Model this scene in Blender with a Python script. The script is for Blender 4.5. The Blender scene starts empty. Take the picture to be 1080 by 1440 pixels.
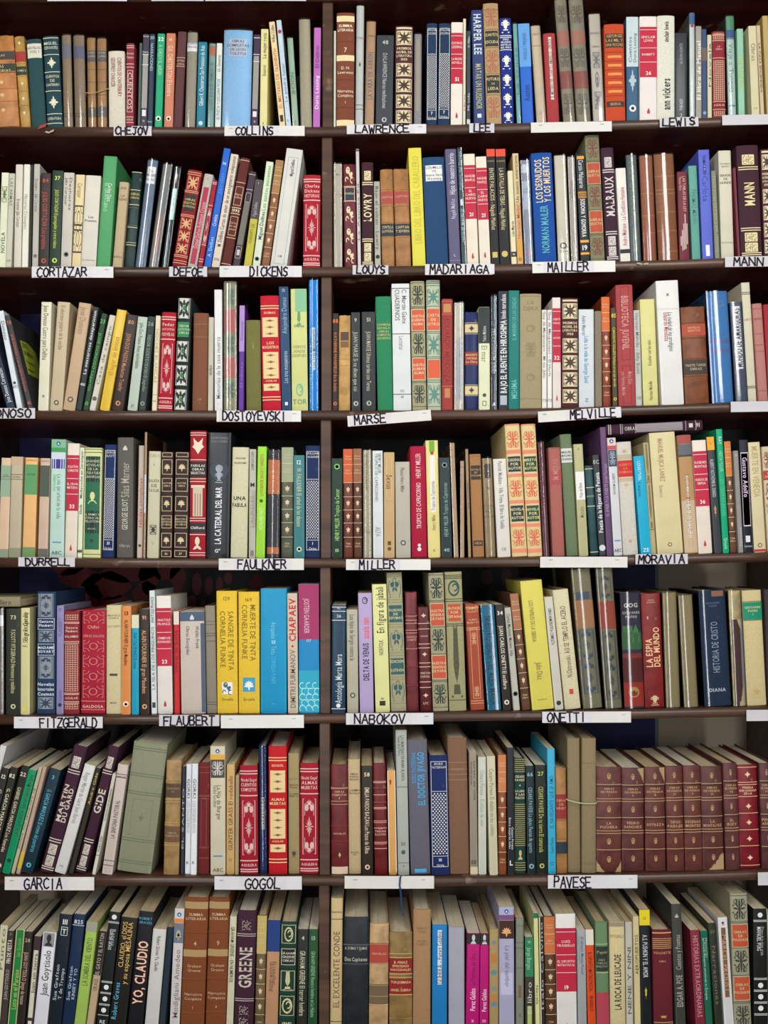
import bpy, math, random
from mathutils import Vector

# ------------------------------------------------------------------ camera, world, lights, exposure
S = 0.00115            # metres per photo pixel on the plane of the shelf fronts
CX, CY, D = 510.0, 780.0, 1250.0   # foot of the camera's axis on that plane and its distance, in the same units
EYE = 1.50             # camera height in metres
scene = bpy.context.scene
def WX(px, dep=0.0): return (px - CX) * (1 + dep / D) * S
def WZ(py, dep=0.0): return EYE + (CY - py) * (1 + dep / D) * S

cam_d = bpy.data.cameras.new('camera'); cam = bpy.data.objects.new('camera', cam_d)
scene.collection.objects.link(cam); scene.camera = cam
cam.location = (0, -D * S, EYE); cam.rotation_euler = (math.radians(90), 0, 0)
cam_d.sensor_fit = 'VERTICAL'; cam_d.sensor_height = 24.0
cam_d.lens = 24.0 * D / 1440.0
cam_d.shift_x = (540 - CX) / 1440.0
cam_d.shift_y = (CY - 720) / 1440.0
cam_d.clip_start = 0.05

world = bpy.data.worlds.new('room_light'); scene.world = world; world.use_nodes = True
world.node_tree.nodes['Background'].inputs[0].default_value = (1.0, 0.97, 0.93, 1)
world.node_tree.nodes['Background'].inputs[1].default_value = 0.12

def area(name, loc, target, sx, sy, power, col):
    l = bpy.data.lights.new(name, 'AREA'); l.shape = 'RECTANGLE'; l.size = sx; l.size_y = sy
    l.energy = power; l.color = col
    o = bpy.data.objects.new(name, l); scene.collection.objects.link(o); o.location = loc
    o.rotation_euler = (Vector(target) - Vector(loc)).to_track_quat('-Z', 'Y').to_euler()
    return o
area('ceiling_tube_light', (-0.9, -1.7, 2.75), (0, 0, 1.45), 0.25, 1.6, 24, (1.0, 0.97, 0.92))
area('ceiling_tube_light', (1.0, -1.6, 2.75), (0, 0, 1.45), 0.25, 1.6, 24, (1.0, 0.98, 0.95))
area('tall_streak_light', (-0.62, -2.7, 1.5), (-0.62, 0, 1.5), 0.22, 2.9, 26, (0.97, 0.98, 1.0))  # unseen upright strip lamps, added to draw vertical streaks on the plastic jackets
area('tall_streak_light', (0.85, -2.7, 1.5), (0.85, 0, 1.5), 0.22, 2.9, 26, (0.97, 0.98, 1.0))
scene.view_settings.view_transform = 'Standard'
scene.view_settings.look = 'None'
scene.view_settings.gamma = 1.0
scene.view_settings.use_curve_mapping = False
scene.view_settings.exposure = 0.0

# ------------------------------------------------------------------ helpers
rnd = random.Random(7)
COL = scene.collection
def lin(c):
    return c / 12.92 if c <= 0.04045 else ((c + 0.055) / 1.055) ** 2.4
def hexc(h):
    return tuple(lin(int(h[i:i + 2], 16) / 255.0) for i in (0, 2, 4)) + (1.0,)
PAL = dict(wh='e4e2da', cr='ddd3b4', bk='161616', ink='2a2a2c', gd='d2b27a', rd='b3182e', gy='8d8a80',
           gl='cbb98a', dk='30302c')
_m = {}
def mat(col, fin='flat'):
    """fin: flat (print), paper, cloth, leather, gloss, page, wood, plastic, wall, floor"""
    col = PAL.get(col, col); key = (col, fin)
    if key in _m: return _m[key]
    m = bpy.data.materials.new('%s_%s' % (fin, col)); m.use_nodes = True; _m[key] = m
    nt = m.node_tree; N = nt.nodes; L = nt.links; b = N['Principled BSDF']; c = hexc(col)
    m.diffuse_color = c
    b.inputs['Base Color'].default_value = c
    b.inputs['Specular IOR Level'].default_value = 0.3
    if fin == 'flat':
        b.inputs['Roughness'].default_value = 0.55; return m
    rough, sc, amt, bump = {'paper': (.5, 28, .07, 0), 'cloth': (.8, 300, .09, .15), 'leather': (.45, 45, .42, .30),
                            'gloss': (.38, 25, .06, 0), 'page': (.9, 14, .22, .3), 'wood': (.42, 9, .55, .25),
                            'wall': (.9, 3, .10, .1), 'floor': (.5, 6, .3, .1)}[fin]
    b.inputs['Roughness'].default_value = rough
    if fin in ('gloss', 'wood'): b.inputs['Coat Weight'].default_value = .35 if fin == 'wood' else .12; b.inputs['Coat Roughness'].default_value = .25
    tc = N.new('ShaderNodeTexCoord'); mp = N.new('ShaderNodeMapping'); L.new(tc.outputs['Object'], mp.inputs['Vector'])
    if fin == 'page': mp.inputs['Scale'].default_value = (60, 1, 1)
    if fin == 'wood': mp.inputs['Scale'].default_value = (.5, 4, 6)
    no = N.new('ShaderNodeTexNoise'); no.inputs['Scale'].default_value = sc; no.inputs['Detail'].default_value = 6
    L.new(mp.outputs['Vector'], no.inputs['Vector'])
    rp = N.new('ShaderNodeValToRGB'); L.new(no.outputs['Fac'], rp.inputs['Fac'])
    rp.color_ramp.elements[0].position = .30; rp.color_ramp.elements[1].position = .72
    lo = tuple(x * (1 - amt) for x in c[:3]) + (1,); hi = tuple(min(1, x * (1 + amt * .55) + amt * .004) for x in c[:3]) + (1,)
    rp.color_ramp.elements[0].color = lo; rp.color_ramp.elements[1].color = hi
    out = rp.outputs['Color']
    if fin in ('paper', 'cloth', 'leather', 'wood'):       # rubbed spots and scratches
        n2 = N.new('ShaderNodeTexNoise'); n2.inputs['Scale'].default_value = 60 if fin != 'wood' else 26; n2.inputs['Detail'].default_value = 9
        L.new(tc.outputs['Object'], n2.inputs['Vector'])
        r2 = N.new('ShaderNodeValToRGB'); L.new(n2.outputs['Fac'], r2.inputs['Fac'])
        r2.color_ramp.elements[0].position = .66; r2.color_ramp.elements[1].position = .76
        r2.color_ramp.elements[0].color = (0, 0, 0, 1); k = {'paper': .06, 'cloth': .08, 'leather': .35, 'wood': .7}[fin]
        r2.color_ramp.elements[1].color = (k, k, k, 1)
        mx = N.new('ShaderNodeMix'); mx.data_type = 'RGBA'
        L.new(r2.outputs['Color'], mx.inputs['Factor']); L.new(out, mx.inputs['A'])
        g = hexc({'leather': 'b09878', 'wood': '9c8470'}.get(fin, 'b0a898')); mx.inputs['B'].default_value = g
        out = mx.outputs['Result']
    L.new(out, b.inputs['Base Color'])
    if bump:
        bp = N.new('ShaderNodeBump'); bp.inputs['Strength'].default_value = bump; bp.inputs['Distance'].default_value = .001
        L.new(no.outputs['Fac'], bp.inputs['Height']); L.new(bp.outputs['Normal'], b.inputs['Normal'])
    return m
def mat_sleeve():
    if 'sleeve' in _m: return _m['sleeve']
    m = bpy.data.materials.new('clear_plastic_jacket'); m.use_nodes = True; _m['sleeve'] = m
    nt = m.node_tree; N = nt.nodes; L = nt.links; N.remove(N['Principled BSDF'])
    out = [n for n in N if n.type == 'OUTPUT_MATERIAL'][0]
    tr = N.new('ShaderNodeBsdfTransparent'); gl = N.new('ShaderNodeBsdfGlossy'); gl.inputs['Roughness'].default_value = .09
    fr = N.new('ShaderNodeFresnel'); fr.inputs['IOR'].default_value = 1.62
    mx = N.new('ShaderNodeMixShader'); tc = N.new('ShaderNodeTexCoord'); mp = N.new('ShaderNodeMapping')
    mp.inputs['Scale'].default_value = (1.6, 1.6, .06); L.new(tc.outputs['Object'], mp.inputs['Vector'])
    no = N.new('ShaderNodeTexNoise'); no.inputs['Scale'].default_value = 38; no.inputs['Detail'].default_value = 0
    L.new(mp.outputs['Vector'], no.inputs['Vector'])
    bp = N.new('ShaderNodeBump'); bp.inputs['Strength'].default_value = .35; bp.inputs['Distance'].default_value = .001
    L.new(no.outputs['Fac'], bp.inputs['Height']); L.new(bp.outputs['Normal'], gl.inputs['Normal']); L.new(bp.outputs['Normal'], fr.inputs['Normal'])
    L.new(fr.outputs[0], mx.inputs[0]); L.new(tr.outputs[0], mx.inputs[1]); L.new(gl.outputs[0], mx.inputs[2]); L.new(mx.outputs[0], out.inputs['Surface'])
    return m

def mesh_obj(name, V, F, mats, parent=None, fm=None, smooth=None):
    me = bpy.data.meshes.new(name); me.from_pydata(V, [], F)
    for m in mats: me.materials.append(m)
    if fm:
        for p, i in zip(me.polygons, fm): p.material_index = i
    if smooth:
        for i in smooth: me.polygons[i].use_smooth = True
    me.update()
    o = bpy.data.objects.new(name, me); COL.objects.link(o)
    if parent: o.parent = parent
    return o
def box(V, F, x0, x1, y0, y1, z0, z1):
    n = len(V)
    V += [(x0, y0, z0), (x1, y0, z0), (x1, y1, z0), (x0, y1, z0), (x0, y0, z1), (x1, y0, z1), (x1, y1, z1), (x0, y1, z1)]
    F += [(n, n + 3, n + 2, n + 1), (n + 4, n + 5, n + 6, n + 7), (n, n + 1, n + 5, n + 4), (n + 1, n + 2, n + 6, n + 5),
          (n + 2, n + 3, n + 7, n + 6), (n + 3, n, n + 4, n + 7)]
def tag(o, label, cat, group=None):
    o['label'] = label; o['category'] = cat
    if group: o['group'] = group
def tube(pts, r, seg=6, closed=False):
    V, F = [], []; n = len(pts)
    for i, p in enumerate(pts):
        a = Vector(pts[(i - 1) % n] if closed or i else pts[0]); b = Vector(pts[(i + 1) % n] if closed or i < n - 1 else pts[-1])
        t = (b - a).normalized(); u = t.cross(Vector((0, 0, 1)))
        u = u.normalized() if u.length > 1e-4 else Vector((1, 0, 0)); w = t.cross(u)
        for k in range(seg):
            q = Vector(p) + (u * math.cos(6.28318 * k / seg) + w * math.sin(6.28318 * k / seg)) * r
            V.append(tuple(q))
    for i in range(n if closed else n - 1):
        for k in range(seg):
            a, b = i * seg + k, i * seg + (k + 1) % seg; c = ((i + 1) % n) * seg
            F.append((a, b, c + (k + 1) % seg, c + k))
    return V, F

# ------------------------------------------------------------------ letters (Blender's built-in face, one mesh per glyph, reused)
_g = {}
def glyph(ch, bold):
    if (ch, bold) in _g: return _g[(ch, bold)]
    cu = bpy.data.curves.new('glyph', 'FONT'); cu.body = ch; cu.size = 1; cu.resolution_u = 2; cu.fill_mode = 'FRONT'
    cu.offset = .022 if bold else .004
    ob = bpy.data.objects.new('glyph', cu); me = bpy.data.meshes.new_from_object(ob)
    v = [(p.co.x / .70, p.co.y / .70) for p in me.vertices]; f = [tuple(p.vertices) for p in me.polygons]
    w = max([p[0] for p in v]) - min([p[0] for p in v]) if v else .3
    x0 = min([p[0] for p in v]) if v else 0
    v = [(a - x0, b) for a, b in v]
    bpy.data.objects.remove(ob); bpy.data.curves.remove(cu); bpy.data.meshes.remove(me)
    _g[(ch, bold)] = (v, f, w); return _g[(ch, bold)]
def text_geo(s, bold=False):
    V, F, x = [], [], 0
    for ch in s:
        if ch == ' ': x += .42; continue
        v, f, w = glyph(ch, bold); n = len(V)
        V += [(a + x, b) for a, b in v]; F += [tuple(i + n for i in q) for q in f]; x += w + .15
    return V, F, max(x - .15, .2)

# ------------------------------------------------------------------ ornaments: convex polygons in the square -1..1
def petal(cx, cy, ang, ln, wd):
    c, s = math.cos(ang), math.sin(ang)
    return [(cx + c * a * ln - s * b * wd, cy + s * a * ln + c * b * wd) for a, b in ((0, 0), (.35, -.5), (.75, -.35), (1, 0), (.75, .35), (.35, .5))]
def disc(cx, cy, r, n=8, ry=None):
    ry = ry or r
    return [(cx + r * math.cos(6.2832 * k / n), cy + ry * math.sin(6.2832 * k / n)) for k in range(n)]
def ring(cx, cy, r, t, n=10, a0=0, a1=6.2832, ry=None):
    ry = ry or r; out = []
    for k in range(n):
        a, b = a0 + (a1 - a0) * k / n, a0 + (a1 - a0) * (k + 1) / n
        out.append([(cx + r * math.cos(a), cy + ry * math.sin(a)), (cx + r * math.cos(b), cy + ry * math.sin(b)),
                    (cx + (r - t) * math.cos(b), cy + (ry - t) * math.sin(b)), (cx + (r - t) * math.cos(a), cy + (ry - t) * math.sin(a))])
    return out
def rect(x0, y0, x1, y1): return [(x0, y0), (x1, y0), (x1, y1), (x0, y1)]
def mirror(P): return P + [[(-x, y) for x, y in reversed(p)] for p in P]
def motif(kind):
    P = []; pi = math.pi
    if kind == 'flor':          # symmetrical flower spray
        P = [petal(0, 0, pi / 2, .98, .3), petal(0, 0, -pi / 2, .98, .3), disc(0, 0, .2, 8), rect(-.03, -.9, .03, .9)]
        P += mirror([petal(.1, .1, pi / 4, .8, .2), petal(.1, -.1, -pi / 4, .8, .2), petal(.1, 0, .12, .85, .2), petal(.3, .5, 1.2, .4, .2), petal(.3, -.5, -1.2, .4, .2)])
        P += mirror(ring(.52, .62, .3, .09, 7, -1.2, 3.8) + ring(.52, -.62, .3, .09, 7, -3.8, 1.2) + [disc(.88, .32, .1, 6), disc(.88, -.32, .1, 6), disc(.3, .86, .07, 6), disc(.3, -.86, .07, 6)])
    elif kind == 'leaf':        # small gilt leaf
        P = [petal(0, -.1, pi / 2, .9, .6)] + mirror([petal(.02, -.1, pi / 5, .85, .5), petal(.02, -.15, -pi / 7, .6, .4)]) + [rect(-.06, -.95, .06, -.1)]
    elif kind == 'shell':
        for k in range(7): P.append(petal(0, -.25, pi * (.0 + k / 6), .95, .36))
        P += [disc(0, -.25, .25, 8), petal(0, -.3, -pi / 2, .65, .3)]
    elif kind == 'cup':
        P = [[(-.5, .25), (.5, .25), (.28, -.35), (-.28, -.35)], rect(-.5, -.62, .5, -.48), rect(-.12, -.5, .12, -.3), rect(-.8, -.95, .8, -.82)]
        for a in (.15, .32, .5, .68, .85): P.append(petal(0, .2, pi * a, .75, .36))
        P += mirror(ring(.62, .3, .26, .12, 6))
    elif kind == 'panel':       # square of dense arabesque
        P = ring(0, 0, .42, .12, 10) + [disc(0, 0, .16, 8)]
        for k in range(4): P.append(petal(0, 0, pi / 2 * k + pi / 4, 1.05, .3)); P.append(petal(0, 0, pi / 2 * k, .95, .26))
        for sx in (1, -1):
            for sy in (1, -1): P += ring(.68 * sx, .68 * sy, .26, .1, 6)
        P += [rect(-1, .93, 1, 1), rect(-1, -1, 1, -.93), rect(-1, -1, -.93, 1), rect(.93, -1, 1, 1)]
    elif kind == 'seal':        # broken key pattern carved into a square stamp
        r = random.Random(3)
        for i in range(6):
            for j in range(6):
                x, y = -.84 + i * .29, -.84 + j * .29; a = r.random()
                if a < .4: P.append(rect(x, y, x + .27, y + .09))
                elif a < .8: P.append(rect(x, y, x + .09, y + .27))
        P += [rect(-1, .93, -.93, 1), rect(.93, .93, 1, 1), rect(-1, -1, -.93, -.93), rect(.93, -1, 1, -.93)]
    elif kind == 'arab':        # tall panel: fan burst in the middle, scrolls at both ends
        P = [rect(-1, .985, 1, 1), rect(-1, -1, 1, -.985), rect(-1, -1, -.9, 1), rect(.9, -1, 1, 1)]
        for k in range(12):
            a = 2 * pi * k / 12; l = .38 if k % 3 == 0 else .27; c, s = math.cos(a), math.sin(a)
            P.append([(0, 0), (c * l * 1.9 * .6 - s * .08, s * l * .6 + c * .02), (c * l * 1.9, s * l), (c * l * 1.9 * .6 + s * .08, s * l * .6 - c * .02)])
        for sy in (1, -1):
            P += mirror(ring(.38, .68 * sy, .30, .14, 8, ry=.13) + ring(.1, .84 * sy, .2, .12, 6, ry=.08))
            P += mirror([[(0, .96 * sy), (.08, .96 * sy), (.72, .8 * sy), (.64, .8 * sy)], [(.64, .8 * sy), (.72, .8 * sy), (.72, .4 * sy), (.64, .4 * sy)]])
    elif kind == 'cross':       # panel with oval and four corner leaves, light on dark
        P = ring(0, 0, .5, .14, 10, ry=.62) + [petal(0, .2, pi / 2, .75, .5), petal(0, -.2, -pi / 2, .75, .5)]
        P += mirror([petal(.2, .1, pi / 4, .95, .5), petal(.2, -.1, -pi / 4, .95, .5), rect(.85, -1, 1, 1)]) + [rect(-1, .9, 1, 1), rect(-1, -1, 1, -.9)]
    elif kind == 'rose':
        for k in range(4): P.append(petal(0, 0, pi / 2 * k, .95, .4)); P.append(petal(0, 0, pi / 2 * k + pi / 4, .65, .34))
    elif kind == 'oval':
        P = ring(0, 0, .62, .2, 8, ry=.95) + [disc(0, .1, .28, 6), petal(0, -.1, -pi / 2, .7, .5)]
    elif kind == 'circ':        # frame with a ring and curved corners
        P = ring(0, 0, .42, .09, 12, ry=.6) + [rect(-1, .9, 1, 1), rect(-1, -1, 1, -.9), rect(-1, -1, -.96, 1), rect(.96, -1, 1, 1)]
        P += mirror(ring(1.0, .95, .62, .06, 6, pi, 1.5 * pi, ry=.62) + ring(1.0, -.95, .62, .06, 6, .5 * pi, pi, ry=.62))
    elif kind == 'wolf':
        P = [[(-.6, -.2), (0, -.95), (.6, -.2), (.45, .45), (-.45, .45)], [(-.75, .95), (-.1, .4), (-.6, .1)], [(.1, .4), (.75, .95), (.6, .1)], [(-.9, -.1), (-.5, .3), (-.45, -.4)], [(.5, .3), (.9, -.1), (.45, -.4)]]
    elif kind == 'palm':
        for k in range(9):
            y = -.55 + k * .16; P += mirror([petal(0, y, pi * .30, .75 - k * .03, .14)])
        P += [rect(-.03, -.6, .03, .9), petal(0, .8, pi / 2, .25, .2), [(-.4, -.62), (.4, -.62), (.5, -.9), (-.5, -.9)], rect(-.8, -1, .8, -.94)]
    elif kind == 'nouv':
        P = mirror([disc(.36, .35, .3, 8), petal(.05, .1, -pi / 3, .6, .3)] + ring(.62, .0, .34, .08, 6, -1.6, 1.6, ry=.8)) + ring(0, .78, .3, .08, 6) + [rect(-.8, -1, .8, -.92)]
    elif kind == 'moon':
        P = ring(0, 0, .9, .22, 12) + ring(.2, .1, .45, .16, 9, -2, 3)
    elif kind == 'eagle':
        P = [petal(0, .1, pi * .5, .6, .3), disc(0, 0, .2, 6)] + mirror([petal(0, 0, pi * .2, .9, .3), petal(0, 0, -.1, .7, .22), petal(0, 0, -pi * .32, .8, .2)])
    elif kind == 'fig':
        P = ring(-.3, .5, .42, .2, 8) + [petal(-.1, .3, -.9, 1.0, .45), petal(.1, .2, 2.6, .9, .3), disc(.4, .1, .25, 7)] + ring(-.55, -.55, .35, .16, 7, 0, 4) + ring(.5, -.6, .4, .14, 7, 1, 5)
    elif kind == 'tree':
        P = [[(-.5, .2), (0, .98), (.5, .2)], [(-.8, -.35), (0, .6), (.8, -.35)], rect(-.65, -.95, .65, -.35)]
    elif kind == 'head':
        P = [disc(0, .25, .5, 10, .65), rect(-.25, -.6, .25, -.2), [(-.9, -1), (.9, -1), (.5, -.5), (-.5, -.5)]]
    elif kind == 'waves':
        for j in range(5):
            for i in range(3):
                P += ring(-.68 + i * .66 + (j % 2) * .2, -.8 + j * .38, .34, .07, 6, .3 * j, .3 * j + 4, ry=.24)
    return P
# ------------------------------------------------------------------ books
class Book: pass
EPS = dict(panel=.0002, pattern=.00035, text=.0005)
TEXT_ON = True

def prof(b, x):            # how far the spine surface lies behind its crown at local x
    t = min(1.0, abs(2 * x / b.w)); return b.B * t * t
def v_of(b, y):            # crop y -> local height
    return (WZ(b.oy + y / b.sc, b.dep) - b.z0) / b.cosa
def fy(b, f):              # fraction from the top -> crop y
    return b.ytc + f * (b.ybc - b.ytc)

class Layer:
    def __init__(s, b, kind): s.b = b; s.k = EPS[kind]; s.V = []; s.F = []; s.M = []; s.mats = []
    def mi(s, col):
        m = mat(col)
        if m not in s.mats: s.mats.append(m)
        return s.mats.index(m)
    def poly(s, pts, col):
        n = len(s.V); b = s.b; hw = b.w / 2 - .0002
        for x, z in pts:
            x = max(-hw, min(hw, x)); s.V.append((x, prof(b, x) - s.k, max(.0004, min(b.h - .0004, z))))
        s.F.append(tuple(range(n, n + len(pts)))); s.M.append(s.mi(col))
    def strip(s, x0, x1, z0, z1, col):
        b = s.b; hw = b.w / 2 - .0002; x0 = max(-hw, x0); x1 = min(hw, x1); z0 = max(z0, .0004); z1 = min(z1, b.h - .0004)
        if z1 <= z0: return
        k = 6 if b.B > 0 and (x1 - x0) > b.w * .3 else 1
        for i in range(k):
            a, c = x0 + (x1 - x0) * i / k, x0 + (x1 - x0) * (i + 1) / k
            s.poly([(a, z0), (c, z0), (c, z1), (a, z1)], col)
    def build(s, name):
        if s.F: return mesh_obj(name, s.V, s.F, s.mats, s.b.root, s.M)

def put_text(b, s, mode, y0, y1, col, bold=False, size=None, off=0.0, wf=.54):
    """mode h: centred at y0, cap height size (crop px); d: reads downwards; u: reads upwards. '/' parts lines."""
    lines = s.split('/'); n = len(lines); T = b.T
    px = S / b.sc
    if mode == 'h':
        for i, ln in enumerate(lines):
            V, F, w = text_geo(ln, bold); cap = size * px; sx = min(cap, b.w * .86 / w); sy = cap if sx > cap * .55 else sx / .55
            zc = v_of(b, y0 + (i - (n - 1) / 2) * size * 1.55)
            add_text(T, V, F, lambda p: (-w * sx / 2 + p[0] * sx + off * b.w, zc - sy / 2 + p[1] * sy), col)
        return
    za, zb = v_of(b, min(y0, y1)), v_of(b, max(y0, y1)); L = za - zb
    for i, ln in enumerate(lines):
        V, F, w = text_geo(ln, bold)
        cap = min(b.w * wf * (1.25 if bold else 1) / n * .95, L / w * 1.9); sx = L / w if (i == 0 or n == 1) else min(L / w, cap * 1.15)
        if n > 1: sx = min(sx, L / max(text_geo(q, bold)[2] for q in lines))
        xc = ((i - (n - 1) / 2) * b.w * (.78 / n)) if n > 1 else 0
        xc += off * b.w
        if mode == 'd': add_text(T, V, F, lambda p: (-xc - cap / 2 + p[1] * cap, za - p[0] * sx), col)
        else: add_text(T, V, F, lambda p: (xc + cap / 2 - p[1] * cap, zb + p[0] * sx), col)
def add_text(T, V, F, fn, col):
    b = T.b; n = len(T.V); hw = b.w / 2 - .0003
    for p in V:
        x, z = fn(p); x = max(-hw, min(hw, x)); z = max(.0005, min(b.h - .0005, z)); T.V.append((x, prof(b, x) - T.k, z))
    mi = T.mi(col)
    for f in F: T.F.append(tuple(i + n for i in f)); T.M.append(mi)
def put_motif(b, kind, y0, y1, col, wf=.8, off=0.):
    z1, z0 = v_of(b, y0), v_of(b, y1); zc = (z0 + z1) / 2; hz = (z1 - z0) / 2; hx = b.w * wf / 2
    for p in motif(kind): b.Pn.poly([(off * b.w + x * hx, zc + z * hz) for x, z in p], col)
def line(b, y, col, t=4.0, wf=1.0):
    z = v_of(b, y); d = t * S / b.sc / 2; b.Pn.strip(-b.w / 2 * wf, b.w / 2 * wf, z - d, z + d, col)
def frame(b, y0, y1, col, wf=.8, t=3.0):
    z1, z0 = v_of(b, y0), v_of(b, y1); x = b.w * wf / 2; d = t * S / b.sc
    b.Pn.strip(-x, x, z1 - d, z1, col); b.Pn.strip(-x, x, z0, z0 + d, col); b.Pn.strip(-x, -x + d, z0, z1, col); b.Pn.strip(x - d, x, z0, z1, col)
def panel(b, y0, y1, col, wf=1.0, off=0.):
    z1, z0 = min(v_of(b, y0), b.h - .0004), max(v_of(b, y1), .0004)
    L = Layer(b, 'panel'); L.strip(b.w * (off - wf / 2), b.w * (off + wf / 2), z0, z1, col); b.panels.append(L)
def dots(b, y0, y1, col, wf=.84, nx=5):
    z1, z0 = v_of(b, y0), v_of(b, y1); st = b.w * wf / nx; r = st * .31; j = 0; z = z0 + st / 2
    while z < z1:
        for i in range(nx - (j % 2)):
            x = -b.w * wf / 2 + st * (i + .5 + .5 * (j % 2)); b.Pn.poly([(x - r, z), (x, z - r), (x + r, z), (x, z + r)], col)
        z += st * .62; j += 1
def grid(b, y0, y1, col, wf=.8, nx=5):
    z1, z0 = v_of(b, y0), v_of(b, y1); st = b.w * wf / nx; t = st * .2; x = b.w * wf / 2
    for i in range(nx + 1): b.Pn.strip(-x + i * st - t / 2, -x + i * st + t / 2, z0, z1, col)
    z = z0
    while z < z1: b.Pn.strip(-x, x, z, z + t, col); z += st * .9
def seal(b, y0, y1, col, wf):
    panel(b, y0, y1, col, wf); put_motif(b, 'seal', y0, y1, b.col, wf)
def raised(b, y):
    b.bands.append(v_of(b, y))

def deco(b, item):
    t = item.split(); c = t[0]; f = lambda i: float(t[i])
    if c == 'b': panel(b, f(1), f(2), t[3], f(4) if len(t) > 4 else 1.0, f(5) if len(t) > 5 else 0.)
    elif c == 'n':
        for y in t[2:]: line(b, float(y), t[1])
    elif c == 'r':
        for y in t[1:]: raised(b, float(y))
    elif c in 'duDU': put_text(b, ' '.join(t[4:]), c.lower(), f(1), f(2), t[3], c.isupper())
    elif c in ('d2', 'u2'): put_text(b, ' '.join(t[5:]), c[0], f(1), f(2), t[4], False, off=f(3), wf=.3)
    elif c == 'U2': put_text(b, ' '.join(t[5:]), 'u', f(1), f(2), t[4], True, off=f(3), wf=.34)
    elif c == 'x':      # rubbed or torn patch with a ragged outline
        r = random.Random(int(f(1) * 7 + f(2))); z1, z0 = v_of(b, f(1)), v_of(b, f(2)); w2 = b.w * f(4) / 2; xo = b.w * f(5); k_ = 14; sgn = 1 if xo > 0 else -1
        up = f(1) < b.ytc + .4 * (b.ybc - b.ytc)
        for i in range(k_):       # columns of uneven height that grow towards the corner
            a0, a1 = i / k_, (i + 1) / k_; q0, q1 = [((a if sgn > 0 else 1 - a) ** 1.3) for a in (a0, a1)]
            j = (z1 - z0) * (q0 * .8 + r.uniform(.05, .22)); j2 = (z1 - z0) * (q1 * .8 + r.uniform(.05, .22)); xa, xb = xo - w2 + 2 * w2 * a0, xo - w2 + 2 * w2 * a1
            if up: b.Pn.poly([(xa, z1 - j), (xb, z1 - j2), (xb, z1), (xa, z1)], t[3])
            else: b.Pn.poly([(xa, z0), (xb, z0), (xb, z0 + j2), (xa, z0 + j)], t[3])
    elif c in 'hH': put_text(b, ' '.join(t[4:]), 'h', f(1), 0, t[3], c == 'H', size=f(2))
    elif c == 'o': b.Pn.poly([(x * f(2) * S / b.sc, v_of(b, f(1)) + z * f(2) * S / b.sc) for x, z in disc(0, 0, 1, 12)], t[3])
    elif c == 'f': frame(b, f(1), f(2), t[3], f(4) if len(t) > 4 else .8)
    elif c == 'm': put_motif(b, t[1], f(2), f(3), t[4], f(5) if len(t) > 5 else .8, f(6) if len(t) > 6 else 0.)
    elif c == 'dots': dots(b, f(1), f(2), t[3])
    elif c == 'grid': grid(b, f(1), f(2), t[3])
    elif c == 's': b.side = t[1]
    elif c == 'sl': b.sidelabel = t[1]
    elif c == 'A':      # cream paperback series with a crimson title block and a number
        y0, y1 = f(1), f(2); h = y1 - y0; w_ = 'e8dcd4'; panel(b, y0, y1, 'b81e3c')
        for q in (.06, .42, .70): line(b, y0 + h * q, w_, 3)
        tt = (' '.join(t[4:]) or 'NOVELA/OBRAS').split('|')
        put_text(b, tt[0], 'h', y0 + h * .24, 0, w_, size=16)
        put_text(b, tt[1] if len(tt) > 1 else 'EL LIBRO', 'h', y0 + h * .55, 0, w_, size=15)
        put_text(b, t[3], 'h', y1 - 28, 0, w_, True, size=24)
        put_motif(b, 'tree', b.ybc - 85, b.ybc - 45, 'c02838', .26)
    elif c == 'R':      # red cloth series with silver tooling
        w_ = 'd8b0ac'
        for q in (.05, .075, .275, .87, .95, .97): line(b, fy(b, q), w_, 7)
        put_text(b, ' '.join(t[1:]) or 'OBRAS/ESCOGIDAS', 'h', fy(b, .175), 0, w_, True, size=20)
        put_motif(b, 'arab', fy(b, .32), fy(b, .82), w_, .72); put_text(b, 'AGUILERA', 'h', fy(b, .91), 0, w_, True, size=16)
    elif c == 'H7':     # navy series with a white honeycomb
        w_ = 'd4d4cc'; frame(b, fy(b, .05), fy(b, .93), w_, .86); put_text(b, ' '.join(t[2:]), 'h', fy(b, .085), 0, w_, size=14)
        line(b, fy(b, .30), w_, 3, .86); dots(b, fy(b, .31), fy(b, .83), w_); line(b, fy(b, .84), w_, 3, .86)
        put_text(b, t[1], 'h', fy(b, .87), 0, w_, True, size=18); put_text(b, 'Orbis', 'h', fy(b, .915), 0, w_, size=14)
    elif c == 'N':      # prize series with five tan tooled squares
        q_ = 'd4c8a0'; line(b, fy(b, .025), q_, 12, .86)
        for a, e in ((.05, .19), (.37, .50), (.525, .655), (.68, .81), (.835, .96)):
            panel(b, fy(b, a), fy(b, e), q_, .86); put_motif(b, 'panel', fy(b, a + .005), fy(b, e - .005), '46302c', .8)
        put_text(b, 'PREMIOS/NOBEL DE/LITERATURA/1950', 'h', fy(b, .28), 0, q_, True, size=15)
    elif c == 'P':      # plum series: seal, double rules, bold title, two seals
        w_ = t[1]; y0, y1 = f(2), f(3)
        seal(b, fy(b, .085), fy(b, .175), w_, .56)
        for q in (.195, .215, .735, .755, .955, .972): line(b, fy(b, q), w_, 6, .9)
        seal(b, fy(b, .775), fy(b, .855), w_, .58); seal(b, fy(b, .865), fy(b, .945), w_, .58)
        put_text(b, ' '.join(t[4:]), 'u', y0, y1, w_, True, wf=.55)
    elif c == 'L':      # leaf series: coloured top third, four gilt leaves below
        g_ = 'd8c09c'; panel(b, b.ytc, fy(b, .31), t[1])
        put_text(b, 'Autor/Varios', 'h', fy(b, .08), 0, g_, size=11); put_text(b, 'Obra/Selecta', 'h', fy(b, .21), 0, g_, size=11)
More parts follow.
